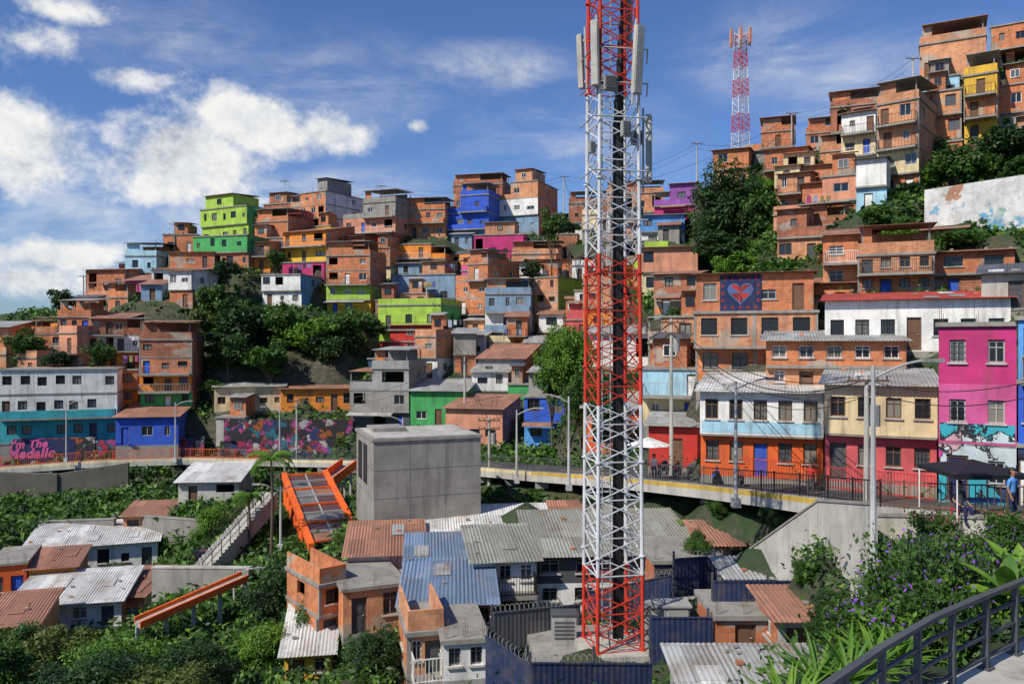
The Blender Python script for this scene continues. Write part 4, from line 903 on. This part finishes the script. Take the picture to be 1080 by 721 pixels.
def wshrub(px,pyb,pyt,wpx,d,mt,flower,ns=46,label='loose wispy shrub with small purple flowers beside the railing'):
    r=wpx/F*d/2; b=P(px,pyb,d); H=(pyb-pyt)/F*d; root=O('flowering_shrub',None,None,b); T(root,label,'shrub','flowering shrubs beside the path')
    st=MB(); lc=[];ln=[];fc=[];fn=[]
    for k in range(ns):
        t=rng.uniform(0,6.28); rr=r*math.sqrt(rng.uniform(0,1)); hh=H*rng.uniform(.55,1.05); o=Vector((math.cos(t)*rr*.35,math.sin(t)*rr*.35,-.3)); tip=Vector((math.cos(t)*rr,math.sin(t)*rr,hh)); pv=o
        for s in range(1,6):
            f=s/5; q=o.lerp(tip,f)+Vector((math.cos(t),math.sin(t),0))*(f*f*.18*r-.1*r*f)+Vector(rng.normal(size=3)*.02); st.tube(pv,q,.006,'stemgreen',3,cap=False)
            for j in range(13): p=pv.lerp(q,rng.uniform()); n_=rng.normal(size=3)+np.array([0,0,.8]); lc.append(np.array(p)+rng.normal(size=3)*.075); ln.append(n_/np.linalg.norm(n_))
            pv=q
        if flower and rng.random()<.5:
            for j in range(int(rng.integers(2,6))): n_=rng.normal(size=3); fc.append(np.array(pv)+rng.normal(size=3)*.035); fn.append(n_/np.linalg.norm(n_))
    O('stem',st.make('stem'),root); O('foliage',leafmesh('foliage',np.array(lc),np.array(ln),.055,mt),root)
    if fc: O('blossom',leafmesh('blossom',np.array(fc),np.array(fn),.032,flower),root)
for a in [(960,690,562,90,14,'leaf','flower'),(1005,690,575,80,14.5,'leafdark','flower'),(1045,670,578,80,15,'leafbright','flower'),(925,690,602,70,16,'leaf','flower'),(985,705,618,80,13,'leaf','flower'),(1025,680,612,80,14,'leafbright','flower'),(1070,645,588,60,17,'leaf','flower'),(940,705,640,70,13,'leafbright','flower'),(965,610,564,60,21,'leaf','flower'),(1010,595,562,60,23,'leaf','flowerpink'),(1055,590,560,60,22,'leaf','flower'),(1065,560,542,50,24.3,'leaf','flowerpink'),(985,560,542,50,26.5,'leaf','flowerpink'),(900,690,634,60,18,'leaf','flower')]: wshrub(*a,ns=60)
def shrub(px,pyb,pyt,wpx,d,mt): tree(px,pyb,pyt,wpx,d,mt,near=True,bush=True,label='leafy shrub beside the railing')
shrub(980,700,622,120,15,'leafdark'); shrub(1050,670,610,90,16,'leafdark'); shrub(930,705,650,80,16,'leafdark'); shrub(1000,620,582,90,21,'leaf'); shrub(935,640,598,60,20,'leaf')
def blades(loc,n,L,w,mat,label,name,up=.9,cat='plant',droop=.5):
    m=MB()
    for k in range(n):
        t=k*2.399+random.uniform(-.2,.2); el=random.uniform(.25,1.3)*up; l=L*random.uniform(.7,1.1); d=Vector((math.cos(t),math.sin(t),0)); sd=Vector((-d.y,d.x,0)); S=6; pv=None
        p=Vector((0,0,0)); e=el
        for s in range(S+1):
            f=s/S; ww=w*math.sin(math.pi*min(1,.12+f*.88))*.5+.002
            a,b,c=p+sd*ww,p-sd*ww,p-Vector((0,0,ww*.4))
            if pv: m.poly([pv[0],a,c,pv[2]],mat); m.poly([pv[2],c,b,pv[1]],mat)
            pv=(a,b,c); p=p+(d*math.cos(e)+Vector((0,0,math.sin(e))))*l/S; e-=droop/S*1.6
    return T(O(name,m.make(name),loc=loc,smooth=True),label,cat)
for (px,py,d,L) in ((830,735,9.5,.75),(862,706,10.5,.85),(895,700,10,.8),(925,690,10.5,.75),(880,735,8.6,.65),(845,745,8.6,.6),(950,680,11,.6)):
    blades(P(px,py,d)-Vector((0,0,.2)),30,L,.06,'leafbright' if px%3 else 'leaf','spiky agave-like plant with long pointed leaves','agave_plant',droop=.25)
for (px,py,d,L) in ((1062,608,13.5,.9),(1078,600,14.5,1.1),(1048,600,15,.8)):
    blades(P(px,py,d)-Vector((0,0,.3)),12,L,.3,'leafbright','broad-leaved plant growing by the railing','leafy_plant',up=1.1)
def palm(px,pyb,pyt,d,L,label):
    b=P(px,pyb,d);H=(pyb-pyt)/F*d; root=O('palm_tree',None,None,b); T(root,label,'palm tree','palm trees in the gully')
    m=MB(); m.tube((0,0,-1),(.1,0,H*.5),.12,'bark',8,.10); m.tube((.1,0,H*.5),(0,0,H-.1),.10,'bark',8,.08); O('trunk',m.make('trunk'),root)
    m=MB()
    for k in range(20):
        t=k*2.399; d_=Vector((math.cos(t),math.sin(t),0)); sd=Vector((-d_.y,d_.x,0)); e=random.uniform(.1,1.1); p=Vector((0,0,H-.1)); S=10
        for s in range(S):
            q=p+(d_*math.cos(e)+Vector((0,0,math.sin(e))))*L/S; m.tube(p,q,.02,'leaf',3,cap=False)
            ll=L*.28*math.sin(math.pi*(.15+.8*s/S))
            for sg in (-1,1):
                for j in (0,.33,.66):
                    o=p.lerp(q,j); tip=o+sd*sg*ll+Vector((0,0,-ll*.55))+d_*ll*.3; m.poly([o-d_*.03,tip,o+d_*.03],'leafbright')
            p=q; e-=.2
    O('crown',m.make('crown'),root)
palm(286,575,482,57,2.1,'tall slender palm tree with drooping fronds'); palm(262,578,522,60,1.4,'short palm tree beside the stairs')
# undergrowth scatter
n=52000
tx=np.concatenate([rng.uniform(-75,95,n),rng.uniform(-32,4,n//3),rng.uniform(4,24,n//4),rng.uniform(-58,-12,5000),rng.uniform(15,75,12000)]); ty=np.concatenate([rng.uniform(30,165,n),rng.uniform(16,75,n//3),rng.uniform(11,32,n//4),rng.uniform(64,88,5000),rng.uniform(60,115,12000)])
keep=np.ones(len(tx),bool)
for (fx,fy,c,s,hw,hd) in FOOT:
    dx=tx-fx;dy=ty-fy; u=dx*c+dy*s; v=-dx*s+dy*c; keep&=~((abs(u)<hw-.3)&(abs(v)<hd-.3))
RA=np.array([[p.x+n_.x*w/2,p.y+n_.y*w/2,w] for p,n_,w in zip(RP,nrm,W)])
for i in range(len(RA)-1):
    for t in np.linspace(0,1,12,endpoint=False):
        q=RA[i]*(1-t)+RA[i+1]*t; keep&=~(np.hypot(tx-q[0],ty-q[1])<q[2]/2+.25)
keep&=~(np.hypot(tx-base.x,ty-base.y)<3.6)
keep&=~((tx>4.5)&(ty<12.5))
pxx=540+F*tx/ty; keep&=~((ty<36)&(pxx>480)&(pxx<862)&(rng.random(len(tx))<.8))
tx=tx[keep];ty=ty[keep];tzz=zt(tx,ty)
m=5; cen=np.repeat(np.stack([tx,ty,tzz],1),m,0); k=len(cen); cen+=rng.normal(size=(k,3))*np.array([.35,.35,.0]); cen[:,2]+=np.abs(rng.normal(size=k))*.35
nn=rng.normal(size=(k,3))*.6+np.array([0,-.2,.8]); nn/=np.linalg.norm(nn,axis=1)[:,None]
sz=np.repeat(np.clip(ty/55,.35,1.3),m)*.24*rng.uniform(.5,1.4,k)
u_=rng.random(k)
for lo,hi,mt,lb in ((0,.45,'leaf','low green weeds and shrubs covering the slopes'),(.45,.7,'leafbright','brighter green weeds covering the slopes'),(.7,1,'leafdark','dark green weeds covering the slopes')):
    sel=(u_>=lo)&(u_<hi); T(O('undergrowth',leafmesh('undergrowth',cen[sel],nn[sel],sz[sel],mt)),lb,None,kind='stuff')
# ------------------------------------------------------------------ foreground path & railing
ZP=-3.9
raw=[P(780,790,5.87),P(868,722,6.97),P(930,680,7.88),P(985,648,8.75),P(1040,625,9.52),P(1085,607,10.2),P(1150,588,11.05),P(1220,572,11.9)]
raw=[Vector((p.x,p.y,0)) for p in raw]
RL=[]
for a,b in zip(raw,raw[1:]):
    for j in range(3): RL.append(a.lerp(b,j/3))
RL.append(raw[-1])
mb=MB(); ext=[RL[0]-(RL[1]-RL[0])*10]+RL
def sidev(i,L): 
    d=(L[min(i+1,len(L)-1)]-L[max(i-1,0)]).normalized(); return Vector((d.y,-d.x,0))
for i in range(len(ext)-1):
    a,b=ext[i],ext[i+1]; na,nb_=sidev(i,ext),sidev(i+1,ext); u=Vector((0,0,ZP))
    mb.slab([a-na*.15+u,a+na*2.6+u,b+nb_*2.6+u,b-nb_*.15+u],.35,'palecon')
T(O('path',mb.make('path')),'pale concrete footpath beside the railing',None,kind='structure')
def crail(pts,zr,zp):
    root=O('railing',None,None,(pts[0].x,pts[0].y,zp)); T(root,'dark metal railing curving along the footpath','railing')
    o=Vector((pts[0].x,pts[0].y,0)); Q=[p-o for p in pts]; H=zr-zp
    def strip(name,z0,z1,hw):
        m=MB()
        for a,b in zip(Q,Q[1:]):
            d=(b-a).normalized(); n_=Vector((-d.y,d.x,0))*hw; u=Vector((0,0,z1)); m.slab([a-n_+u,b-n_+u,b+n_+u,a+n_+u],z1-z0,'darkgrey')
        O(name,m.make(name),root)
    strip('top_rail',H-.05,H,.04); strip('lower_rail',.12,.155,.018); strip('lower_rail',H*.42,H*.42+.035,.018); strip('lower_rail',H*.7,H*.7+.035,.018)
    for i,a in enumerate(Q):
        if i%2==0:
            d=(Q[min(i+1,len(Q)-1)]-Q[max(i-1,0)]); m=MB(); m.box(-.028,.028,-.035,.035,0,H-.052,'darkgrey'); m.box(-.08,.08,-.07,.07,0,.02,'darkgrey'); O('post',m.make('post'),root,a,math.atan2(d.y,d.x))
crail(RL,-3.0,ZP)
def picket(p,q,hh,mat,label):
    p=Vector(p);q=Vector(q);m=MB(); n=int((q-p).length/.16)
    for z in (.15,hh): m.tube(p+Vector((0,0,z)),q+Vector((0,0,z)),.03,mat,4)
    for k in range(n+1):
        s=p.lerp(q,k/n); m.tube(s,s+Vector((0,0,hh)),.014,mat,4,cap=False)
    T(O('metal_fence',m.make('metal_fence')),label,'fence','railings before the street houses')
picket(P(780,503,44.5),P(866,512,40.7),1.1,'red','red-brown metal railing before orange house'); picket(P(872,516,38.5),P(986,530,33.5),1.1,'red','red-brown metal railing before cream house')
# ------------------------------------------------------------------ canopy stall
def stall():
    b=P(1026,548,27.5); root=O('market_canopy',None,None,b); T(root,'black fabric canopy on thin metal posts','canopy')
    m=MB(); w=1.25; 
    for (a,c) in (((-w,-w),(w,-w)),((w,-w),(w,w)),((w,w),(-w,w)),((-w,w),(-w,-w))):
        m.poly([(a[0],a[1],1.75),(c[0],c[1],1.75),(0,0,2.1)],'black'); m.poly([(a[0],a[1],1.6),(c[0],c[1],1.6),(c[0],c[1],1.75),(a[0],a[1],1.75)],'black')
    O('canopy_cloth',m.make('canopy_cloth'),root)
    for x in (-w+.03,w-.03):
        for y in (-w+.03,w-.03):
            m=MB(); m.tube((x,y,0),(x,y,1.74),.025,'white',6); O('post',m.make('post'),root)
    t=O('table',None,None,b+Vector((.2,-.2,0))); T(t,'small vendor table with blue cloth','table')
    m=MB(); m.box(-.7,.7,-.35,.35,.7,.75,'skyblue'); O('table_top',m.make('table_top'),t)
    for x in (-.6,.6):
        for y in (-.28,.28): m=MB(); m.tube((x,y,0),(x,y,.7),.02,'steel',6); O('leg',m.make('leg'),t)
stall()
b=P(684,500,50); root=O('parasol',None,None,b); T(root,'large white street parasol','parasol')
m=MB(); m.tube((0,0,0),(0,0,2.3),.03,'steel',6); O('pole',m.make('pole'),root)
m=MB()
for k in range(8):
    a,c=k*math.pi/4,(k+1)*math.pi/4; m.poly([(1.4*math.cos(a),1.4*math.sin(a),1.85),(1.4*math.cos(c),1.4*math.sin(c),1.85),(0,0,2.35)],'white')
O('canopy_cloth',m.make('canopy_cloth'),root)
# ------------------------------------------------------------------ motorbikes
def torus(m,c,R,r,mat,n=18,k=6):
    i=len(m.v); mi=m.mi(mat)
    for a in range(n):
        t=2*math.pi*a/n
        for b in range(k):
            u=2*math.pi*b/k; m.v.append((c[0]+(R+r*math.cos(u))*math.cos(t),c[1]+r*math.sin(u),c[2]+(R+r*math.cos(u))*math.sin(t)))
    for a in range(n):
        for b in range(k): m.f.append((i+a*k+b,i+((a+1)%n)*k+b,i+((a+1)%n)*k+(b+1)%k,i+a*k+(b+1)%k)); m.m.append(mi)
def bike(col,cn_,loc,rz):
    root=O('motorcycle',None,None,loc,rz); T(root,f'small {cn_} motorcycle parked beside the street railing','motorcycle','motorcycles parked along the street')
    for x in (-.62,.62):
        m=MB(); torus(m,(0,0,0),.26,.05,'black'); 
        for k in range(5): t=k*math.pi/5; m.tube((-.24*math.cos(t),0,-.24*math.sin(t)),(.24*math.cos(t),0,.24*math.sin(t)),.012,'steel',4)
        m.tube((0,-.07,0),(0,.07,0),.05,'steel',8); O('wheel',m.make('wheel'),root,(x,0,.31))
    m=MB()
    for y in (-.07,.07): m.tube((.62,y,.31),(.42,y,.9),.02,'steel',6); m.tube((-.62,y,.31),(-.05,y,.42),.02,'black',5)
    m.tube((.42,0,.85),(-.1,0,.35),.03,'black',6); m.tube((-.45,0,.68),(-.1,0,.35),.03,'black',6); m.box(-.15,.2,-.12,.12,.28,.55,'darkgrey'); m.tube((-.7,-.14,.36),(.1,-.14,.3),.035,'steel',6); O('frame',m.make('frame'),root)
    m=MB(); m.slab([(-.05,-.13,.84),(.4,-.09,.9),(.4,.09,.9),(-.05,.13,.84)],.2,col); O('fuel_tank',m.make('fuel_tank'),root)
    m=MB(); m.slab([(.4,-.08,.62),(.95,-.07,.62),(.95,.07,.62),(.4,.08,.62)],.03,col); O('front_mudguard',m.make('front_mudguard'),root)
    m=MB(); m.slab([(-.85,-.1,.74),(-.5,-.1,.72),(-.5,.1,.72),(-.85,.1,.74)],.1,col); O('rear_mudguard',m.make('rear_mudguard'),root)
    m=MB(); m.slab([(-.65,-.12,.82),(-.06,-.13,.8),(-.06,.13,.8),(-.65,.12,.82)],.09,'black'); O('seat',m.make('seat'),root)
    m=MB(); m.tube((.36,-.35,1.02),(.4,0,.95),.018,'black',5); m.tube((.4,0,.95),(.36,.35,1.02),.018,'black',5); m.tube((.46,0,.85),(.53,0,.85),.09,'steel',10)
    for y in (-.25,.25): m.tube((.38,y,1.0),(.38,y,1.18),.01,'black',4); m.box(.36,.39,y-.06,y+.06,1.16,1.24,'black')
    O('handlebar',m.make('handlebar'),root)
for i,(px,py,d) in enumerate(((700,500,50.5),(714,502,49.5),(728,504,48.5),(742,507,47),(756,510,45.5),(782,515,43.5))):
    bike(['navy','red','darkgrey','black','blue','darkgrey'][i],['navy','red','dark grey','black','blue','dark grey'][i],P(px,py,d+1.2)+Vector((0,0,-.05)),1.0+.1*(i%3))
# ------------------------------------------------------------------ people
def person(loc,rz,pose,shirt,trous,label):
    J=dict(pelvis=(0,0,.95),waist=(0,0,1.1),chest=(0,.01,1.32),neck=(0,0,1.5),head0=(0,-.01,1.58),head=(0,-.02,1.66),top=(0,-.01,1.76),
     shl=(-.17,0,1.43),ell=(-.24,.02,1.16),wrl=(-.24,-.08,.93),hal=(-.24,-.11,.86),shr=(.17,0,1.43),elr=(.24,.02,1.16),wrr=(.24,-.08,.93),har=(.24,-.11,.86),
     hil=(-.1,0,.9),knl=(-.11,-.03,.5),anl=(-.11,.02,.09),tol=(-.12,-.15,.03),hir=(.1,0,.9),knr=(.11,-.03,.5),anr=(.11,.02,.09),tor=(.12,-.15,.03))
    if pose=='sit':
        for k in J: J[k]=(J[k][0],J[k][1],J[k][2]-.42)
        J.update(knl=(-.13,-.42,.5),anl=(-.13,-.4,.09),tol=(-.13,-.56,.03),knr=(.13,-.42,.5),anr=(.13,-.4,.09),tor=(.13,-.56,.03),wrl=(-.18,-.28,.6),hal=(-.16,-.35,.58),wrr=(.18,-.28,.6),har=(.16,-.35,.58))
    if pose=='hold': J.update(elr=(.25,-.02,1.18),wrr=(.16,-.24,1.22),har=(.12,-.3,1.24))
    E=[('pelvis','waist'),('waist','chest'),('chest','neck'),('neck','head0'),('head0','head'),('head','top')]
    for s in 'lr': E+=[('chest','sh'+s),('sh'+s,'el'+s),('el'+s,'wr'+s),('wr'+s,'ha'+s),('pelvis','hi'+s),('hi'+s,'kn'+s),('kn'+s,'an'+s),('an'+s,'to'+s)]
    R=dict(pelvis=.14,waist=.125,chest=.145,neck=.055,head0=.075,head=.098,top=.06,sh=.06,el=.042,wr=.03,ha=.036,hi=.088,kn=.058,an=.042,to=.035)
    keys=list(J); vs=[J[k] for k in keys]; rs_=[R.get(k,R.get(k[:2],.05)) for k in keys]; ed=[(keys.index(a),keys.index(b)) for a,b in E]
    for s in 'lr':
        hn=Vector(J['ha'+s]); wr=Vector(J['wr'+s]); dr=(hn-wr).normalized(); sd=Vector((0,1,0)) if abs(dr.x)<.5 else Vector((0,0,1)); sd=(sd-dr*sd.dot(dr)).normalized()
        for j in range(5):
            off=sd*(-.03+.018*j); L=(.055,.07,.075,.068,.05)[j] if j<4 else .05
            base_=wr.lerp(hn,.4); tip1=hn+off+dr*L*.7 if j<4 else base_+sd*.045+dr*.02; tip2=tip1+dr*L*.5+Vector((0,-.012,0)) if j<4 else tip1+dr*.03
            i=len(vs); vs+= [tuple(tip1),tuple(tip2)]; rs_+=[.010,.008]; ed+=[(keys.index('ha'+s),i),(i,i+1)]
    me=bpy.data.meshes.new('b'); me.from_pydata(vs,ed,[]); ob=bpy.data.objects.new('b',me); COL.objects.link(ob)
    ob.modifiers.new('s','SKIN'); ss=ob.modifiers.new('u','SUBSURF'); ss.levels=1; ss.render_levels=1
    for i,r in enumerate(rs_): me.skin_vertices[0].data[i].radius=(r,r*(.72 if i<len(keys) and keys[i] in('pelvis','waist','chest') else 1))
    me.skin_vertices[0].data[0].use_root=True
    bpy.context.view_layer.update(); em=bpy.data.meshes.new_from_object(ob.evaluated_get(bpy.context.evaluated_depsgraph_get())); bpy.data.objects.remove(ob)
    root=O('person',None,None,loc,rz); T(root,label,'person'); em.materials.clear()
    for x in ('skin',shirt,trous,'black'): em.materials.append(M(x))
    dz=-.42 if pose=='sit' else 0
    for p in em.polygons:
        c=p.center; z=c.z-dz
        if z>1.49: m_=0
        elif c.z<.08: m_=3
        elif (z<1.0 and abs(c.x)<.2 and not(pose=='sit' and c.z>.62 and abs(c.x)>.13)) : m_=2
        elif z<1.22 and abs(c.x)>.19 or c.y<-.16: m_=0
        else: m_=1
        p.material_index=m_; p.use_smooth=True
    O('body',em,root)
    hz=1.68+dz
    def ell(name,c,r,mat,clip=None):
        m=MB(); n1,n2=12,8
        for a in range(n1):
            for b in range(n2):
                q=[]
                for (aa,bb) in ((a,b),(a+1,b),(a+1,b+1),(a,b+1)):
                    t=2*math.pi*aa/n1; u=math.pi*bb/n2; q.append((c[0]+r[0]*math.sin(u)*math.cos(t),c[1]+r[1]*math.sin(u)*math.sin(t),c[2]+r[2]*math.cos(u)))
                ctr=sum((Vector(x) for x in q),Vector())/4
                if clip is None or clip(ctr): m.poly(q[::-1],mat)
        O(name,m.make(name),root,smooth=True)
    ell('hair',(0,.008,hz+.01),(.112,.125,.13),'black',lambda c:c.z>hz+.05 or c.y>.02)
    ell('nose',(0,-.115,hz-.015),(.014,.022,.022),'skin'); 
    for x in(-.035,.035): ell('eye',(x,-.104,hz+.012),(.012,.008,.008),'black')
    ell('mouth',(0,-.104,hz-.055),(.025,.007,.007),'red')
    for x in (-.1,.1): ell('ear',(x,0,hz),(.012,.022,.032),'skin')
person(P(1068,552,25.6),.5,'hold','skyblue','navy','standing person in blue shirt holding something at chest height')
person(P(1012,550,26.8),.2,'sit','darkgrey','navy','person in dark shirt sitting under the black canopy')
person(P(855,526,38.5),-.6,'stand','red','darkgrey','standing person in red shirt beside the street railing')
person(P(690,508,51),.3,'stand','white','navy','standing person in white shirt on the street')
b=P(1012,550,26.8); m=MB(); m.box(-.2,.2,-.2,.2,.40,.44,'red'); st=T(O('stool',m.make('stool'),loc=b+Vector((0,.03,0)),rz=.2),'small red plastic stool','stool')
for x in(-.16,.16):
    for y in(-.16,.16): m=MB(); m.tube((x*1.15,y*1.15,0),(x,y,.4),.02,'red',5); O('leg',m.make('leg'),st)
# ------------------------------------------------------------------ camera, sun, sky
cam=bpy.data.cameras.new('Camera'); cam.lens=28; cam.sensor_width=36; cam.clip_end=9000; cam.clip_start=.1
co=bpy.data.objects.new('Camera',cam); COL.objects.link(co); co.rotation_euler=(math.pi/2,0,0); SC.camera=co
sd=Vector((-.60,-.52,.80)).normalized()
sl=bpy.data.lights.new('Sun','SUN'); sl.energy=5.0; sl.angle=math.radians(.5); sl.color=(1,.93,.81)
so=bpy.data.objects.new('Sun',sl); COL.objects.link(so); so.rotation_euler=sd.to_track_quat('Z','Y').to_euler()
w=bpy.data.worlds.new('World'); SC.world=w; w.use_nodes=True; nt=w.node_tree; nt.nodes.clear()
out=N(nt,'ShaderNodeOutputWorld'); sky=N(nt,'ShaderNodeTexSky',sky_type='NISHITA'); sky.sun_disc=False; sky.sun_elevation=math.asin(sd.z); sky.sun_rotation=math.atan2(sd.x,sd.y); sky.air_density=1.0; sky.dust_density=.6; sky.ozone_density=3
tint=mix(nt,1.0,sky.outputs[0],(.66,.87,1.24),'MULTIPLY')
bg=N(nt,'ShaderNodeBackground'); bg.inputs[1].default_value=.098; nt.links.new(tint,bg.inputs[0])
tc=N(nt,'ShaderNodeTexCoord'); sp=N(nt,'ShaderNodeSeparateXYZ'); nt.links.new(tc.outputs['Generated'],sp.inputs[0])
def mth(op,*a,clamp=False):
    n=N(nt,'ShaderNodeMath',operation=op,use_clamp=clamp)
    for i,v in enumerate(a):
        if isinstance(v,bpy.types.NodeSocket): nt.links.new(v,n.inputs[i])
        else: n.inputs[i].default_value=v
    return n.outputs[0]
az=mth('ARCTAN2',sp.outputs[0],sp.outputs[1]); el=mth('ARCSINE',sp.outputs[2])
def ae(px,py):
    a=math.atan((px-540)/F); return a,math.atan((360.5-py)/F*math.cos(a))
def blobset(L):
    tot=None
    for px,py,rx,ry,*s in L:
        a,e=ae(px,py); s=s[0] if s else 1
        u=mth('DIVIDE',mth('SUBTRACT',az,a),rx/F*.9); v=mth('DIVIDE',mth('SUBTRACT',el,e),ry/F*.9)
        g=mth('MULTIPLY',mth('SUBTRACT',1,mth('SQRT',mth('ADD',mth('MULTIPLY',u,u),mth('MULTIPLY',v,v)))),s)
        tot=g if tot is None else mth('MAXIMUM',tot,g)
    return mth('MAXIMUM',tot,-1.5)
def wn(scale,vec=(1,1,1),off=(0,0,0),detail=9,rough=.6,dist=.0):
    mp=N(nt,'ShaderNodeMapping'); mp.inputs['Scale'].default_value=vec; mp.inputs['Location'].default_value=off; nt.links.new(tc.outputs['Generated'],mp.inputs[0])
    n=N(nt,'ShaderNodeTexNoise'); n.inputs['Scale'].default_value=scale; n.inputs['Detail'].default_value=detail; n.inputs['Roughness'].default_value=rough; n.inputs['Distortion'].default_value=dist; nt.links.new(mp.outputs[0],n.inputs['Vector']); return n.outputs['Fac']
mask=blobset([(205,165,125,60,1.3),(268,135,130,50,1.3),(340,140,95,30,1.15),(165,195,75,34),(25,140,88,50,1.05),(15,175,70,36),(30,48,75,36),(70,12,60,18),(130,83,50,18),(440,133,30,12,1.0),(60,270,120,24),(15,292,100,24),(270,212,60,12,.7)])
n1=wn(9,(1,1,1.25),detail=12,rough=.66); n2=wn(9,(1,1,1.25),off=(.022,.018,-.035),detail=12,rough=.66)
d0=mth('ADD',mth('MULTIPLY',mask,1.45),mth('SUBTRACT',mth('MULTIPLY',mth('SUBTRACT',n1,.5),4.4),.30))
def sstep(v,a,b):
    m=N(nt,'ShaderNodeMapRange',interpolation_type='SMOOTHSTEP'); nt.links.new(v,m.inputs[0]); m.inputs[1].default_value=a; m.inputs[2].default_value=b; return m.outputs[0]
dens=sstep(d0,-.35,.95)
wmask=sstep(blobset([(520,72,130,36),(350,90,190,70,.6),(950,95,170,70),(820,60,140,70,.6),(60,250,260,120,1.2),(330,215,210,70,1.),(600,160,180,90,.7),(180,40,150,60,.6),(200,290,320,70,1.1)]),-.1,.8)
wisp=mth('MULTIPLY',mth('MULTIPLY',wmask,sstep(wn(4.5,(1,1,3.4),(.3,.1,.2),9,.68,.5),.34,.80)),.78)
shade=mth('ADD',.80,mth('MULTIPLY',mth('SUBTRACT',n1,n2),2.2),clamp=True)
edge=mth('SUBTRACT',1.0,mth('MULTIPLY',sstep(d0,.5,2.0),.14))
shade=mth('MULTIPLY',shade,edge)
cc=ramp(nt,shade,[(.4,(.48,.53,.62)),(.68,(.78,.81,.85)),(.95,(1.0,.99,.97))])
bc=N(nt,'ShaderNodeBackground'); nt.links.new(cc,bc.inputs[0]); bc.inputs[1].default_value=.92
fac=mth('MAXIMUM',dens,wisp,clamp=True)
ms=N(nt,'ShaderNodeMixShader'); nt.links.new(fac,ms.inputs[0]); nt.links.new(bg.outputs[0],ms.inputs[1]); nt.links.new(bc.outputs[0],ms.inputs[2]); nt.links.new(ms.outputs[0],out.inputs[0])
SC.view_settings.view_transform='Standard'; SC.view_settings.look='None'; SC.view_settings.exposure=0
